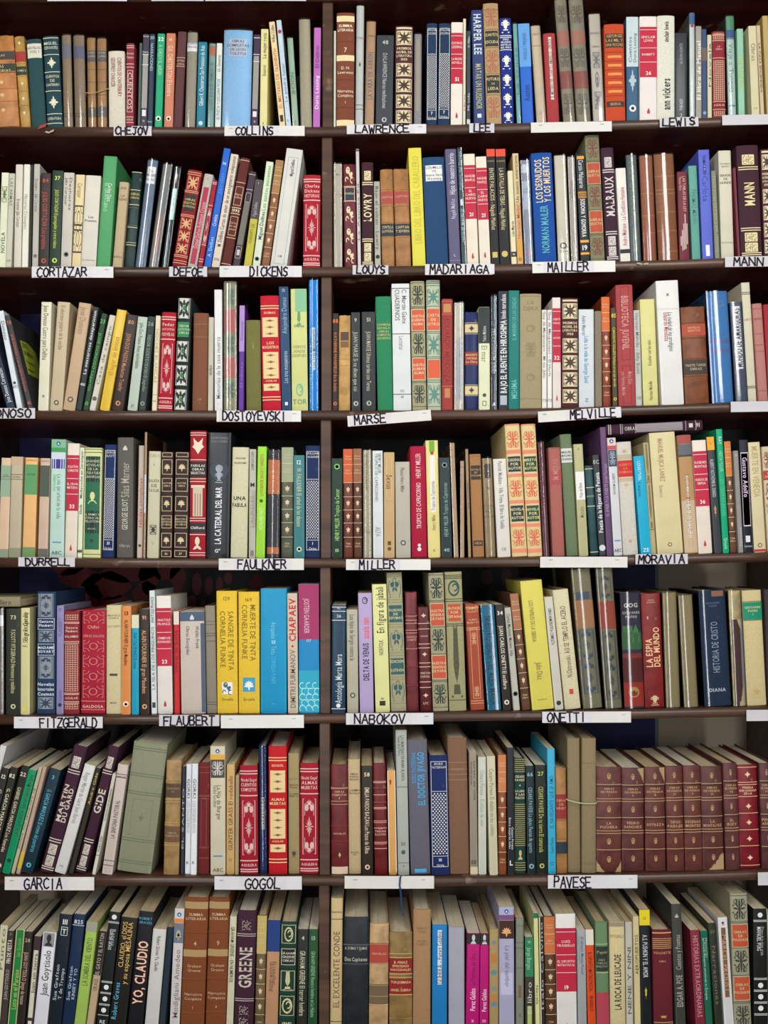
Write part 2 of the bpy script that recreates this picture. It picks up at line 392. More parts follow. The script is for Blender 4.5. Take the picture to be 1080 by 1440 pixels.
        for q in (.145, .31, .44, .56, .68, .81): line(b, fy(b, q), g_, 3)
        for q in (.375, .50, .62, .745): put_motif(b, 'leaf', fy(b, q - .035), fy(b, q + .035), g_, .55)
        put_text(b, 'Club/Libro', 'h', fy(b, .88), 0, g_, size=11)
    elif c == 'K':      # dark paperback series: number, small-capital title, round seal
        put_text(b, t[1], 'h', fy(b, .08), 0, t[2], True, size=24); put_text(b, ' '.join(t[3:]), 'd', fy(b, .20), fy(b, .80), t[2], False, wf=.5)
        r = min(.3 * b.w, .004); zc = v_of(b, fy(b, .925))
        b.Pn.poly([(x * r, zc + z * r) for x, z in disc(0, 0, 1, 12)], t[2]); b.T.poly([(x * r * .5, zc + z * r * .6) for x, z in disc(.1, 0, 1, 8)], b.col)
    elif c == 'F':      # floral cloth with two coloured title blocks: ground line colour, motif colour, block colour, title
        g_, m_, p_ = t[1:4]
        for a, e in ((.03, .19), (.40, .57), (.80, .95)): put_motif(b, 'flor', fy(b, a), fy(b, e), m_, .8)
        for a, e in ((.225, .38), (.60, .76)):
            panel(b, fy(b, a), fy(b, e), p_, .86); frame(b, fy(b, a - .006), fy(b, e + .006), g_, .92)
            put_text(b, ' '.join(t[4:]) or 'OBRAS', 'h', fy(b, (a + e) / 2), 0, g_, True, size=16)
        for q in (.015, .20, .21, .39, .585, .775, .785, .97): line(b, fy(b, q), m_, 3)
    elif c == 'G':      # scarlet series with gilt lozenge panels
        g_ = 'e0c890'; line(b, fy(b, .09), g_, 6); line(b, fy(b, .112), g_, 6); line(b, fy(b, .88), g_, 6); line(b, fy(b, .905), g_, 6)
        for a, e in ((.19, .36), (.49, .72), (.765, .825)):
            panel(b, fy(b, a), fy(b, e), g_, .82); n = max(1, round((e - a) / .06))
            for k in range(n): put_motif(b, 'rose', fy(b, a + (k + .28) * (e - a) / n), fy(b, a + (k + .72) * (e - a) / n), '8c5a3c', .6)
        put_text(b, t[1], 'h', fy(b, .15), 0, g_, True, size=14); put_text(b, t[2].replace('_', '/'), 'h', fy(b, .43), 0, g_, True, size=17); put_text(b, 'AGUILAR', 'h', fy(b, .74), 0, g_, True, size=11)
    elif c == 'J':      # dark brown series with gilt frames and shells
        g_ = 'd0c098'
        for a, e in ((.01, .05), (.075, .215), (.25, .375), (.42, .56), (.60, .72), (.765, .90), (.93, .99)): frame(b, fy(b, a), fy(b, e), g_, .84)
        for q in (.145, .485, .83): put_motif(b, 'shell', fy(b, q - .045), fy(b, q + .045), g_, .56)
        put_text(b, 'AUTOR/OBRA', 'h', fy(b, .31), 0, g_, size=11); put_text(b, 'BIBLIOTECA/UNIVERSAL/DE OBRAS', 'h', fy(b, .66), 0, g_, size=11); put_text(b, t[1], 'h', fy(b, .96), 0, g_, True, size=13)
    elif c == 'Q':      # worn brown leather set
        g_ = 'b89468'
        for q in (.165, .18, .30, .325, .48, .495, .605, .63, .785): line(b, fy(b, q), g_ if q not in (.18, .495) else '2c1a18', 4)
        for q in (.085, .40, .705, .875): put_motif(b, 'oval', fy(b, q - .032), fy(b, q + .032), g_, .26)
        put_text(b, 'OBRAS/DE PEREDA/' + t[1], 'h', fy(b, .235), 0, g_, True, size=13); put_text(b, ' '.join(t[2:]).replace('_', '/'), 'h', fy(b, .55), 0, g_, True, size=16)
    elif c == 'Z':      # newspaper library series: round sail badge, colour strip, photograph, ABC at the foot
        put_text(b, 'ABC', 'h', b.ybc - 32, 0, '30303c', size=22); y = f(1)
        r = .0035; zc = v_of(b, y)
        b.Pn.poly([(x * r, zc + z * r) for x, z in disc(0, 0, 1, 14)], '1c5a9c'); b.T.poly([(-r * .5, zc - r * .45), (r * .55, zc - r * .45), (0, zc + r * .6)], 'e0e4e8')
    elif c == 'SUM':
        q_ = t[1]; tx = t[2]
        for a, e in ((.03, .08), (.37, .42), (.93, .98)): panel(b, fy(b, a), fy(b, e), q_, .98)
        put_text(b, 'SUMMA/LITERARIA', 'h', fy(b, .135), 0, tx, True, size=17); put_text(b, t[3], 'h', fy(b, .325), 0, tx, size=28)
        put_text(b, t[4].replace('_', ' '), 'h', fy(b, .50), 0, tx, size=18); put_text(b, 'Narrativa/Completa', 'h', fy(b, .70), 0, tx, size=18); put_text(b, t[5], 'h', fy(b, .78), 0, tx, size=16)
        for q in (.25, .58, .82): raised(b, fy(b, q))
    elif c == 'E':      # cream volume with coral sprays and two dark title blocks
        r_ = 'd4624a'
        for a, e in ((.05, .185), (.42, .555), (.79, .925)): put_motif(b, 'flor', fy(b, a), fy(b, e), r_, .84)
        for a, e in ((.245, .36), (.615, .735)):
            panel(b, fy(b, a), fy(b, e), t[1], .84); put_text(b, (' '.join(t[2:]) if a < .3 else 'NOVELA') + '/POR/AUTOR', 'h', fy(b, (a + e) / 2), 0, 'd8c890', True, size=17)
        for a, e in ((.195, .225), (.375, .40), (.575, .60), (.75, .775), (.94, .97), (.0, .012)): panel(b, fy(b, a), fy(b, e), 'dc8468')
    else: raise ValueError(item)

WARN = []
def make_book(b):
    """Builds one book as an Empty with parts; b carries its place and look."""
    root = bpy.data.objects.new({'p': 'paperback', 'h': 'hardback', 'l': 'leather_bound_book'}[b.st], None)
    COL.objects.link(root); root.empty_display_size = .02; b.root = root
    root.location = (b.X, b.dep * S, b.z0); root.rotation_euler = (0, b.ang, 0)
    if b.flat: root.rotation_euler = (0, b.ang, 0)
    t = .0005 if b.st == 'p' else .0018
    w, h, dl = b.w, b.h, b.len
    wf = w
    if b.wrap: w = w - .0016; b.w = w
    b.B = 0 if b.st == 'p' and not b.wrap else min(.075 * w, .0017)
    if b.st == 'p' and b.w > .018: b.B = .0004
    hw = w / 2; r = random.Random(int(b.X * 1e5) + 13)
    # cover: outline in plan, wrapped round the page block
    n = 7 if b.B else 3
    outer = [(-hw, dl)] + [(-hw + .0003, .0006 + b.B)] + [(-hw + w * (i + .5) / n * .98 + w * .01, prof(b, -hw + w * (i + .5) / n)) for i in range(n)] + [(hw - .0003, .0006 + b.B), (hw, dl)]
    inner = [(-hw + t, dl)] + [(-hw + t, b.B + .0006 + t)] + [(min(max(x, -hw + t), hw - t), y + t + b.B * .2) for x, y in outer[2:-2]] + [(hw - t, b.B + .0006 + t), (hw - t, dl)]
    lv = [(0, .0006), (.0012, 0), (h - .0012, 0), (h, .0006 if b.st != 'p' else .0002)]
    V, F, M = [], [], []
    k = len(outer)
    for z, ins in lv:
        for i, (x, y) in enumerate(outer):
            j = r.uniform(-.0007, .0007) if b.st == 'l' and z in (0, h) and 1 < i < k - 2 else 0
            V.append((x * (1 - ins / max(hw, .003) * .5), y + ins, max(0, z + (j if z else 0))))
    for z in (0, h):
        for x, y in inner: V.append((x, y, z))
    ns = 0; sm = []
    for a in range(3):
        for i in range(k - 1):
            F.append((a * k + i, a * k + i + 1, (a + 1) * k + i + 1, (a + 1) * k + i)); M.append(1 if i in (0, k - 2) else 0)
            if 2 <= i <= k - 4: sm.append(len(F) - 1)
    for i in range(k - 1):
        F.append((3 * k + i, 3 * k + i + 1, 5 * k + i + 1, 5 * k + i)); M.append(0)
        F.append((4 * k + i, 4 * k + i + 1, i + 1, i)); M.append(0)
        F.append((4 * k + i + 1, 4 * k + i, 5 * k + i, 5 * k + i + 1)); M.append(1)
    for i in (0, k - 1):
        q = (2 * k + i, 3 * k + i, 5 * k + i, 4 * k + i, i, k + i); F.append(q if i else tuple(reversed(q))); M.append(1)
    fin = {'p': 'paper', 'h': 'cloth', 'l': 'leather'}[b.st]
    if b.gloss: fin = 'gloss'
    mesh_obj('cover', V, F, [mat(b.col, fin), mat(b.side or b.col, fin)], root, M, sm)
    # pages
    rc = .0004 if b.st == 'p' else .003
    V, F = [], []; box(V, F, -hw + t * 1.05, hw - t * 1.05, b.B + t * 2 + .0008, dl - (rc if rc > .001 else .0002), rc, h - rc)
    mesh_obj('page_block', V, F, [mat(b.page, 'page')], root)
    # printing, labels, tooling
    b.T = Layer(b, 'text'); b.Pn = Layer(b, 'pattern'); b.panels = []; b.bands = []; b.sidelabel = None
    for it in b.deco:
        try: deco(b, it)
        except Exception as e: raise RuntimeError('%r in book %r: %s' % (it, b.desc, e))
    for L in b.panels: L.build('spine_panel')
    b.Pn.build('printed_pattern')
    if TEXT_ON: b.T.build('lettering')
    for z in b.bands:
        V, F = [], []; m = 8; d = .0011
        for i in range(m + 1):
            x = -hw * 1.0 + w * i / m; y = prof(b, x)
            for dz, dy in ((-d, .0002), (-d * .5, -.0009), (d * .5, -.0009), (d, .0002)): V.append((x, y + dy, z + dz))
        for i in range(m):
            for q in range(3): a = i * 4 + q; F.append((a, a + 4, a + 5, a + 1))
        mesh_obj('raised_band', V, F, [mat(b.col, fin)], root, None, range(len(F)))
    if b.wrap:
        e = .0007; V, F = [], []; o2 = [(-hw - e, dl * .8)] + [(x * (1 + e / hw), y - e * 1.1) for x, y in outer[1:-1]] + [(hw + e, dl * .8)]
        tops = []
        for z in (.0003, h + .0014):
            for x, y in o2: V.append((x, y, z + (r.uniform(-.0006, .0008) if z > .01 else 0)))
        for i in range(k - 1): F.append((i, i + 1, k + i + 1, k + i))
        mesh_obj('plastic_jacket', V, F, [mat_sleeve()], root, None, range(2, k - 3))
    if b.sidelabel:      # printed label on the front board
        V = [(hw + .0003, .018, h * .40), (hw + .0003, .085, h * .40), (hw + .0003, .085, h * .72), (hw + .0003, .055, h * .78), (hw + .0003, .018, h * .76)]
        sl = mesh_obj('cover_label', V, [(0, 1, 2, 3, 4)], [mat(b.sidelabel)], root)
        V2, F2 = [], []
        for i, ln in enumerate(('JOSE', 'DONOSO', 'Tres novelitas', 'burguesas')):
            v, f, w_ = text_geo(ln, True); c_ = .0075 if i < 2 else .005; n0 = len(V2)
            V2 += [(hw + .0006, .024 + x * c_ * .8, h * .70 - i * h * .085 + z * c_) for x, z in v]; F2 += [tuple(q + n0 for q in g) for g in f]
        mesh_obj('lettering', V2, F2, [mat('26242a')], root)
    return root
def join_books(books, name):
    """Melts the given finished books (roots with children) into one mesh: the slim books past the 300 largest."""
    V, F, M, mats = [], [], [], []
    for b in books:
        mx = b.root.matrix_basis.copy()
        for ch in list(b.root.children):
            me = ch.data; n = len(V); V += [tuple(mx @ v.co) for v in me.vertices]
            idx = []
            for m in me.materials:
                if m not in mats: mats.append(m)
                idx.append(mats.index(m))
            for p in me.polygons: F.append(tuple(i + n for i in p.vertices)); M.append(idx[p.material_index])
            bpy.data.objects.remove(ch); bpy.data.meshes.remove(me)
        bpy.data.objects.remove(b.root)
    return mesh_obj(name, V, F, mats, None, M)

# ------------------------------------------------------------------ the books, shelf by shelf
# "= row bay", "@ x y scale" (where the measured strip starts), then one book a line:
# left and right of the foot, left of the head, head; binding and colour | what is printed on it | look
BOOKS = r'''
= 1 L
@ 0 0 4.5
-60 125 -100 225 l b87a42 | r 320 455 560 640 ; b 327 378 3a3836 ; b 405 462 26382c ; h 352 14 gl OBRAS ; h 435 18 gl LAS/MEMORIAS ; m leaf 505 540 gd .22 ; m leaf 585 620 gd .22 ; m leaf 680 715 gd .22 | thick tan leather volume with green title block
130 194 88 228 l b48e46 | r 310 400 480 575 665 ; b 325 390 9c3030 ; b 420 474 24382c ; h 447 14 gl TOMO II ; m leaf 260 290 cr .35 ; m leaf 515 545 cr .35 ; m leaf 610 640 cr .35 ; m leaf 700 730 cr .35 | mustard leather volume with frayed head and red label
197 290 165 245 h 23464a | b 275 366 d0ccbc .96 ; h 315 16 50504c NOVELAS/VOL 1 | dark teal cloth book with pasted cream label
298 396 268 225 h 1d4048 | n d8d4b8 240 345 455 575 720 780 ; h 288 18 d8d4b8 MIGUEL/CERVANTES ; m rose 360 435 d8d4b8 .62 ; h 510 17 d8d4b8 CUENTOS/DE/CANTERBURY ; m rose 605 690 d8d4b8 .66 ; h 750 16 d8d4b8 LITERATURA | blue-green book with two cream tooled diamonds
399 464 385 220 hw 8c7a60 | b 280 370 6c6c78 ; n 4c4640 720 735 | brown book in shiny plastic, first of two
467 545 455 222 hw 887660 | b 290 370 5c6078 ; n 4c4640 720 735 | brown book in shiny plastic, second of two
550 612 542 238 hw a27c4c | b 320 390 50505c ; h 345 14 gl DON/JUAN ; n 705030 440 520 600 ; b 680 742 585048 | slim tan book tied with twine, nearer the brown pair
616 682 612 242 hw a07a50 | b 320 390 58585c ; h 345 14 gl DON/JUAN ; n 705030 440 520 600 ; b 675 740 585858 | slim tan book tied with twine, nearer the cream book
690 794 686 320 h d0cab8 | d 365 610 8c4440 CUENTOS DE CANTERBURY/GEOFFREY CHAUCER | short cream book with small red downward title
795 846 800 272 h 882c38 | n d8b8b0 290 302 405 425 740 775 ; h 350 16 d8c0b8 Anton/Chejov ; f 445 710 d8c0b8 .7 ; d 460 690 d8c0b8 CUENTOS ; h 757 14 d8c0b8 AGUILAR | maroon book with white framed vertical lettering
868 888 880 272 p 4a5a58 | | slim grey green paperback
889 931 906 215 p 3a3444 | b 345 685 96948c .8 ; n d8d8dc 345 410 ; h 230 10 d8d8dc Anton ; h 330 11 d8d8dc Relatos ; b 695 735 d8d8dc .6 ; h 765 12 d8d8dc 16 | dark plum paperback with grey striped block
933 965 950 215 p 28364c | h 240 20 a8b8c8 30 ; d 275 450 b0c0d0 NARRACIONES ; h 770 12 c0c8d0 Salvat | slim navy paperback with pale downward title
975 1022 995 212 p 12a070 | H 248 24 e4e8e0 22 ; d 285 475 a8e0b0 A. CHEJOV EL JARDIN ; o 750 16 e0e0c8 ; o 752 8 1c3028 | bright green paperback numbered twenty-two
@ 230 0 4.5
3 60 20 210 p c47a5c | h 250 22 e8c8b0 16 ; d 290 610 e8d0b8 G.K. CHESTERTON El hombre ; o 750 15 ecdcc8 ; o 752 8 30241c | salmon paperback with white seal at its foot
62 122 92 198 h 5c383a | n c09c78 365 420 ; h 395 14 c8a880 HISTORIA/UNIVERSAL | plain maroon brown cloth book with gilt rules
126 205 144 203 hw 989080 | b 270 325 dcdcdc ; h 285 14 58585c Collins/Novela | taupe book in plastic with white label near its head
206 262 220 265 p 1a7890 | u 670 290 e0e8e8 Gilbert K. Chesterton San Francisco de Asis ; o 780 14 b8d0d8 | teal paperback with white upward title
270 318 284 275 pw 78a09a | b 290 352 a86c54 ; d 400 700 4c6c68 EL HOMBRE QUE FUE JUEVES | grey green paperback with orange band at its head
323 360 334 273 p d4d8d0 | u 755 500 2c7ca0 EL POETA Y LOS LUNATICOS ; u 455 350 60686c G.K. Chesterton | slim white paperback with blue upward title
365 553 380 188 hw 8cbadc | b 245 357 b4c0d0 .62 ; h 300 17 404858 OBRAS/COMPLETAS/DE LEON/TOLSTOI | very thick pale blue book in plastic
554 600 572 218 p 3e2e46 | b 355 690 94908c .8 ; n d8d4dc 240 345 390 ; b 705 740 d8d4dc .6 ; h 770 12 d8d4dc 31 | plum paperback with striped block beside yellow paperback
603 655 612 183 p dcd494 | u 370 210 50483c La mujer rota ; u 480 410 807850 Beauvoir ; h 780 12 40403c E | pale yellow paperback with italic upward title
735 773 667 137 p e2cc9c | u 685 310 c86438 EL MISTERIO DE GLENINTH ; u 270 160 6c645c Wilkie Collins ; u 770 715 2c2c2c I | leaning cream paperback with orange upward title
776 809 713 127 p bccedc | o 200 12 b02838 ; u 645 400 5c7c98 La piedra lunar ; h 765 12 3c5c88 E | leaning pale blue paperback, slimmest of its lean
815 860 778 240 pw 98b49c | d 460 600 5c705c NOCHE ; h 770 12 5c705c Z | leaning grey green paperback in plastic
865 944 853 120 hw a6a088 | | tall khaki book in glossy plastic
945 990 952 175 p b466b4 | u 690 480 f0e4f0 Doris Lessing ; u 430 290 6c3070 El Delirio | orchid pink paperback touching the upright
= 1 R
@ 460 0 4.5
34 56 36 195 p c4c4b4 | | thin ivory paperback touching the upright
58 172 60 78 h 7a422e | SUM e0d0a0 e8dcc0 7 D._H./Lawrence I | brown leatherette volume lettered with a seven
174 231 182 35 pw bcc0bc | h 240 14 c08080 NOVELA ; m tree 390 420 383838 .3 ; n 585858 665 690 | tall grey white paperback in clear plastic
233 300 246 135 pw b08e6c | u 630 330 5c6c7c LA VARA DE AARON ; h 225 14 806850 Lawrence | light brown paperback with grey upward title
306 414 315 222 p 363c42 | K 48 b8bcb8 D.H.LAWRENCE Nuevas meditaciones | charcoal paperback numbered forty-eight
428 541 432 162 h 4e2830 | N | maroon prize volume with five tan squares, top row
546 601 549 215 pw 8c8a90 | b 250 700 a09484 .5 | grey book in crinkled plastic beside maroon prize volume
628 696 631 145 h 1c3454 | H7 7 WILLIAM/GOLDING | navy honeycomb volume, first of the matched two
700 776 707 145 h 1c3454 | H7 7 WILLIAM/GOLDING | navy honeycomb volume, second of the matched two
780 856 784 140 p e4dcd0 | A 208 530 51 DORIS/LESSING|LA MADRE/NOVELA | cream paperback with crimson block numbered fifty-one
858 878 861 118 p d8d0b8 | u 700 600 c06858 Libros | very thin ivory paperback
881 906 883 195 p 3a444e | u 700 590 c8d0d4 Mi vida ; u 300 230 c8d0d4 H. Miller ; b 755 785 c0c4c8 .8 | slim slate paperback beside royal blue book
930 1002 913 62 p 2c3c70 | D 90 345 c8d4dc HARPER LEE ; d 405 690 b8b870 MATAR UN RUISENOR ; b 720 745 d0d8e0 .35 | tall blue paperback with white downward title
@ 680 0 4.5
22 118 -2 18 h b0946a | m flor 45 170 a86850 .85 ; b 195 292 2c3430 .84 ; H 220 18 d0b888 CUARTETO ; H 265 18 d0b888 ESCUDA ; m flor 310 465 a86850 .85 ; b 475 588 2c3430 .84 ; H 500 18 d0b888 FUTURO ; h 530 12 d0b888 DE ; H 560 18 d0b888 LEDA ; m flor 610 750 a86850 .85 ; n 806848 60 185 300 465 600 | tall tan floral volume with black title blocks
120 196 100 112 h 1a2e84 | m cup 118 210 e4e4d4 .8 ; H 275 11 e4e4d4 DIEZ/GRANDES/NOVELAS/DEL SIGLO ; n e4e4d4 225 236 315 ; m cup 345 440 e4e4d4 .8 ; m cup 465 560 e4e4d4 .8 ; m cup 585 682 e4e4d4 .8 ; m cup 705 778 e4e4d4 .8 | royal blue volume with five white cups
208 243 182 150 pw 6aa6a4 | u 600 300 48807c La cripta | slim aqua paperback in crinkled plastic
247 325 217 148 p 1c60c4 | b 148 422 5e9ad8 ; u 380 210 2c5c98 ORGULLO Y PREJUICIO ; u 640 540 103c80 Austen | two-tone sky and royal blue paperback
333 404 293 162 pw c2b29a | n 8c7c68 290 ; h 215 12 a08870 LIBRO ; h 715 12 8c7c68 Ed. | leaning beige paperback in crinkled plastic
408 487 380 208 h a43a3e | b 235 630 ded4c8 .26 ; u 620 245 4c3438 EL MISTERIO DEL CUARTO AMARILLO - LEROUX | leaning red cloth book with narrow white label
500 584 442 -5 hw 8a8470 | m flor 30 150 5c584c .8 ; b 195 292 a06c5c ; m flor 300 430 5c584c .8 ; b 450 560 884840 ; m flor 585 730 5c584c .8 | floral volume in plastic leaning on its twin, first
590 688 538 -8 hw 8a8470 | m flor 30 150 5c584c .8 ; b 195 280 a06c5c ; m flor 300 430 5c584c .8 ; b 450 560 884840 ; m flor 585 730 5c584c .8 | floral volume in plastic leaning on its twin, second
692 770 662 88 pw b4aea2 | h 210 12 706860 NOVELA ; h 295 12 706860 OBRA ; m panel 330 430 6c6c70 .6 ; m oval 450 560 6c6c70 .6 ; m panel 580 690 6c6c70 .6 | ornate grey paperback in plastic
774 899 762 150 h c04826 | s b02030 ; b 212 300 3a3024 .9 ; h 255 18 c8a068 GEORGE/LAS MIL Y/UNA NOCHES ; b 350 366 d89048 .7 ; b 405 421 d89048 .7 ; b 460 476 d89048 .7 ; b 515 531 d89048 .7 ; b 570 586 d89048 .7 ; n 8c3420 330 385 440 495 550 605 ; b 640 676 3a3024 .9 ; h 658 16 c8a068 IBERIA | orange red volume with black title block
@ 860 0 4.909
107 190 103 115 p 2c5878 | b 112 460 bccccc ; u 430 150 48646c Cuentos/Doris Lessing ; m rose 475 640 a8bcc8 .7 ; o 748 24 e4e4e4 ; o 748 12 202428 | white and deep blue paperback with diamond badge
192 311 190 112 p e0d8d4 | A 185 533 26 SINCLAIR/LEWIS|BABBITT | wide cream paperback with crimson block numbered twenty-six
313 435 313 105 h d6d6c6 | U 757 543 2c2c2c ann vickers ; U 290 150 3c3c3c sinclair lewis | wide cream book with lowercase black upward title
437 529 437 225 pg 2a3036 | u 760 685 c8ccd0 PARAISO ; u 445 300 a0a8b0 UN GRAN ASUNTO ; h 795 22 c8ccd0 2 | glossy black paperback beside wide cream book
535 579 532 90 pw c0cac6 | b 92 168 28608c ; o 178 11 b03040 | tall white paperback with blue head
583 626 582 180 p 98948a | U 690 285 e0e0d8 El libro de Manuel | grey paperback with white upward title
628 664 625 200 p 34466a | b 330 420 6c5850 ; o 780 12 8098b8 | slim blue grey paperback beside cream paperback
668 699 665 240 p c8c4a4 | u 600 300 606050 Novela | slim cream paperback beside maroon checked book
704 797 697 213 h 862634 | grid 415 690 d0b090 ; n d8bc98 240 280 400 700 755 ; h 330 12 d8bc98 LA/OBRA ; grid 230 270 d0b090 ; h 725 14 d8bc98 AGUILAR ; grid 765 800 d0b090 | maroon book with tan checked spine
803 868 784 110 hw b0c8c0 | b 110 205 4a8c68 ; b 205 262 2c588c ; n 2c2c30 268 ; d 300 640 6c8c84 Viaje a Turquia ; b 725 735 5878a0 .8 | tall pale aqua book in glossy plastic
878 923 865 198 p 88bea0 | d 380 620 c8c850 LEON TOLSTOI | light green paperback with yellow lettering
966 1022 941 178 p ccc49e | h 745 18 8c8468 co ; d 300 420 8c8468 Obras | thick cream paperback with bare beige spine
1030 1058 1000 175 p c6b290 | d 300 640 605040 LA CASA ENCENDIDA | slim beige paperback second from the bay's outer end
1072 1112 1040 108 p b29a5c | | gold paperback at the bay's outer end, top row
= 2 L
@ 0 200 4.5
-12 36 8 192 p d8dcc0 | u 700 570 40504c NOVELA ; m panel 280 380 8c9c70 .7 | greenish white paperback at the bay's outer end
37 79 60 197 p bebeac | d 230 400 78786c LAS ARMAS ; h 750 14 78786c CD | narrow ivory grey paperback beside greenish white one
82 135 95 140 p d0ccbc | d 360 540 787468 El examen Julio Cortazar | ivory paperback with faint downward title
135 176 150 140 p dcdccc | d 330 550 9c9c88 Historias Cronopios | ivory paperback with bent dark cover edge
180 195 194 140 p 1e1e20 | | thin black paperback
197 237 210 138 p b2b0a4 | d 230 440 787870 Octaedro - Julio Cortazar ; o 720 12 686860 | grey paperback with small black seal
243 306 258 195 p 342c2c | K 84 b8503c JULIO CORTAZAR Los premios ; s 5a4a44 | black paperback with red downward title
309 379 332 178 p 20382a | K 37 c8d850 JULIO CORTAZAR El perseguidor y otros relatos | dark green paperback numbered thirty-seven
384 452 405 192 p c2beb2 | d 225 540 686860 Deshoras/Julio Cortazar ; o 710 16 58585c ; o 710 8 c8c4b8 | grey white paperback with dark seal
451 509 478 205 p dccb9e | m circ 400 560 2c241c .9 ; m circ 520 700 2c241c .9 ; d 260 350 8c7c58 Cortazar | cream paperback with bold black arcs
512 609 545 210 p d2cec0 | h 485 15 403c38 Los/Premios ; h 745 9 8c8878 Edit. Sudamericana | wide ivory paperback with small centred title
613 697 660 88 p 4a9a60 | s 2a2c30 ; d2 260 375 -.12 dcecd8 Carlos Diaz ; d2 260 440 .12 a8d8b0 EL GRAN LIBRO | tall grass green paperback with black side
710 772 755 250 h b8a684 | h 290 12 6c5c44 JOSE ; h 350 14 6c5c44 LA/CIUDAD ; h 725 12 6c5c44 BARNA | tan cloth book with small dark lettering
782 847 832 185 l 1b3836 | n cfc7a0 190 295 302 395 412 528 538 636 650 ; r 295 410 530 640 ; h 340 15 d8c068 OBRAS/COMPLETAS | dark green leather book with cream rules
848 922 928 112 hw 6a7c92 | b 155 262 dcdcdc .78 ; h 208 18 484c50 EL/MADRE/ALFONSO | blue grey book in plastic with white label
934 1002 1026 138 hw 7e7c7a | m flor 200 420 6c7c80 .8 ; m flor 450 700 a07868 .8 | patterned grey volume in plastic
@ 230 200 4.5
-20 30 62 160 hw 243a3a | b 190 272 20242a .7 ; m cup 195 250 d8d8d8 .5 ; h 262 9 c03838 LETRAS ; b 292 490 c4dcdc .62 ; h 390 22 7c9898 c/a/r | dark green book with pale rounded label
50 140 152 175 h 8c1a28 | m panel 215 300 d0a878 .75 ; n d0a878 192 205 308 318 460 470 715 725 750 765 ; b 330 438 26282a .74 ; h 385 14 d8c070 OBRAS/SELECTAS/DE LITERATURA ; m panel 480 550 d0a878 .75 ; m panel 560 630 d0a878 .75 ; m panel 640 705 d0a878 .75 | red volume with four tan squares and black block
148 208 256 200 h b6b2aa | b 285 770 a83048 .56 ; u 670 380 d8a8a8 Daniel Defoe Robinson Crusoe ; h 232 12 4c4c50 I | grey book with long crimson panel
215 246 312 240 h a02838 | n d8b8b0 255 265 400 650 740 755 ; m arab 420 640 d8b8b0 .7 | slim red tooled book behind leaning blue one
250 296 376 38 p 1a60c4 | u 725 600 a8c8f0 A. Delibes ; u 530 460 d8e4f8 Cronica ; h 135 20 d8e4f8 N ; u 330 200 4c88d8 Jardin | leaning bright blue paperback, tallest of its row
302 352 425 75 p d8cab8 | s e0dccc ; u 660 90 4c4c50 M. Delibes Cartas de amor de un sexagenario voluptuoso ; h 740 16 5c5c5c 206 | leaning cream paperback with long upward title
360 422 485 98 h 5e2a26 | n d0b090 115 255 605 770 ; f 282 400 d0b090 .8 ; h 340 12 d0b090 Miguel/Delibes ; H 433 18 e0d0b0 1993 ; n e0d0b0 415 452 ; f 470 590 d0b090 .8 ; h 530 13 d0b090 Cartas/de un/amor | leaning oxblood book lettered 1993
432 482 540 185 p 3c2838 | b 380 650 6e6a60 .8 ; f 320 380 a8a4a0 .8 ; n b8b4b0 205 300 ; f 660 735 a8a4a0 .8 ; b 680 715 c0bcb4 .4 | leaning plum paperback with woven grey block
498 553 572 238 p b6b03c | b 238 485 4a4248 ; u 470 380 a8a8b8 Miguel Delibes ; h 260 14 c8c8d0 I ; d 520 640 7c7828 El camino | leaning paperback, dark above and mustard below
562 608 650 123 p d2dcc4 | u 615 440 303838 Miguel Delibes ; u 432 150 4c9c3c Los santos inocentes ; o 738 14 485450 ; o 738 8 d2dcc4 | leaning pale green paperback lettered Los santos inocentes
615 666 708 112 l 8c5a38 | L a07848 | leaning light brown volume with gilt leaves
672 778 776 42 p d2d2ca | s c8c4b0 ; f 95 770 9cb0b8 .62 ; u 215 110 404448 Miguel Delibes ; h 720 14 686c6c LM | leaning thick white paperback with pale frame
882 990 886 205 h a8192c | R Charles/Dickens/HISTORIAS | red silver-tooled book standing against the upright
= 2 R
@ 460 200 4.5
15 104 13 135 hw bab2a4 | h 205 10 706858 LIBRO ; n 9c9484 330 | cream book in crinkled plastic against the upright
105 190 96 137 l 6a2232 | m fig 150 262 dccca4 .8 ; n dccca4 280 372 ; f 285 372 dccca4 .8 ; b 295 362 2a3848 .7 ; h 325 12 dccca4 POESIA ; m fig 400 510 dccca4 .8 ; m fig 540 645 dccca4 .8 ; m fig 670 768 dccca4 .8 | maroon volume with four gilt figures
193 216 180 42 p c6c2be | u 620 250 706c6c La Asunta Ed. ; b 45 58 505458 | tall thin grey white paperback
220 298 218 125 h 3e1f2c | P e0d4a4 500 325 LOWRY | plum volume lettered LOWRY
300 342 293 248 p aaaa9a | d 280 680 4c4c48 Bajo el volcan - Lowry ; o 725 13 2c2c2c | short grey green paperback with tiny black seal
345 430 332 170 l a87846 | r 298 402 505 600 ; b 310 390 a44a40 ; h 348 12 d0a888 CAPITAN ; b 515 595 2a343a ; H 550 16 c8b080 TORTILLA/LLUVIOSA | tan leather volume, red and black labels, first of pair
434 533 416 168 l a87646 | r 298 402 505 600 ; b 310 385 a44a40 ; h 342 12 d0a888 CAPITAN ; b 515 592 2a343a ; H 550 16 c8b080 CAPITAN/T SEVERN | tan leather volume, red and black labels, second of pair
543 626 513 35 p dcd44a | u 640 90 c8b83c LIBRO DEL LIBRO DEL CABALLERO | tall plain lemon yellow paperback
632 771 603 92 h 22466e | b 145 245 e2e2de .76 ; h 195 15 30343c COLMILLO/VS/Nueva Serie/Wyoming | thick dark blue cloth book with square white label
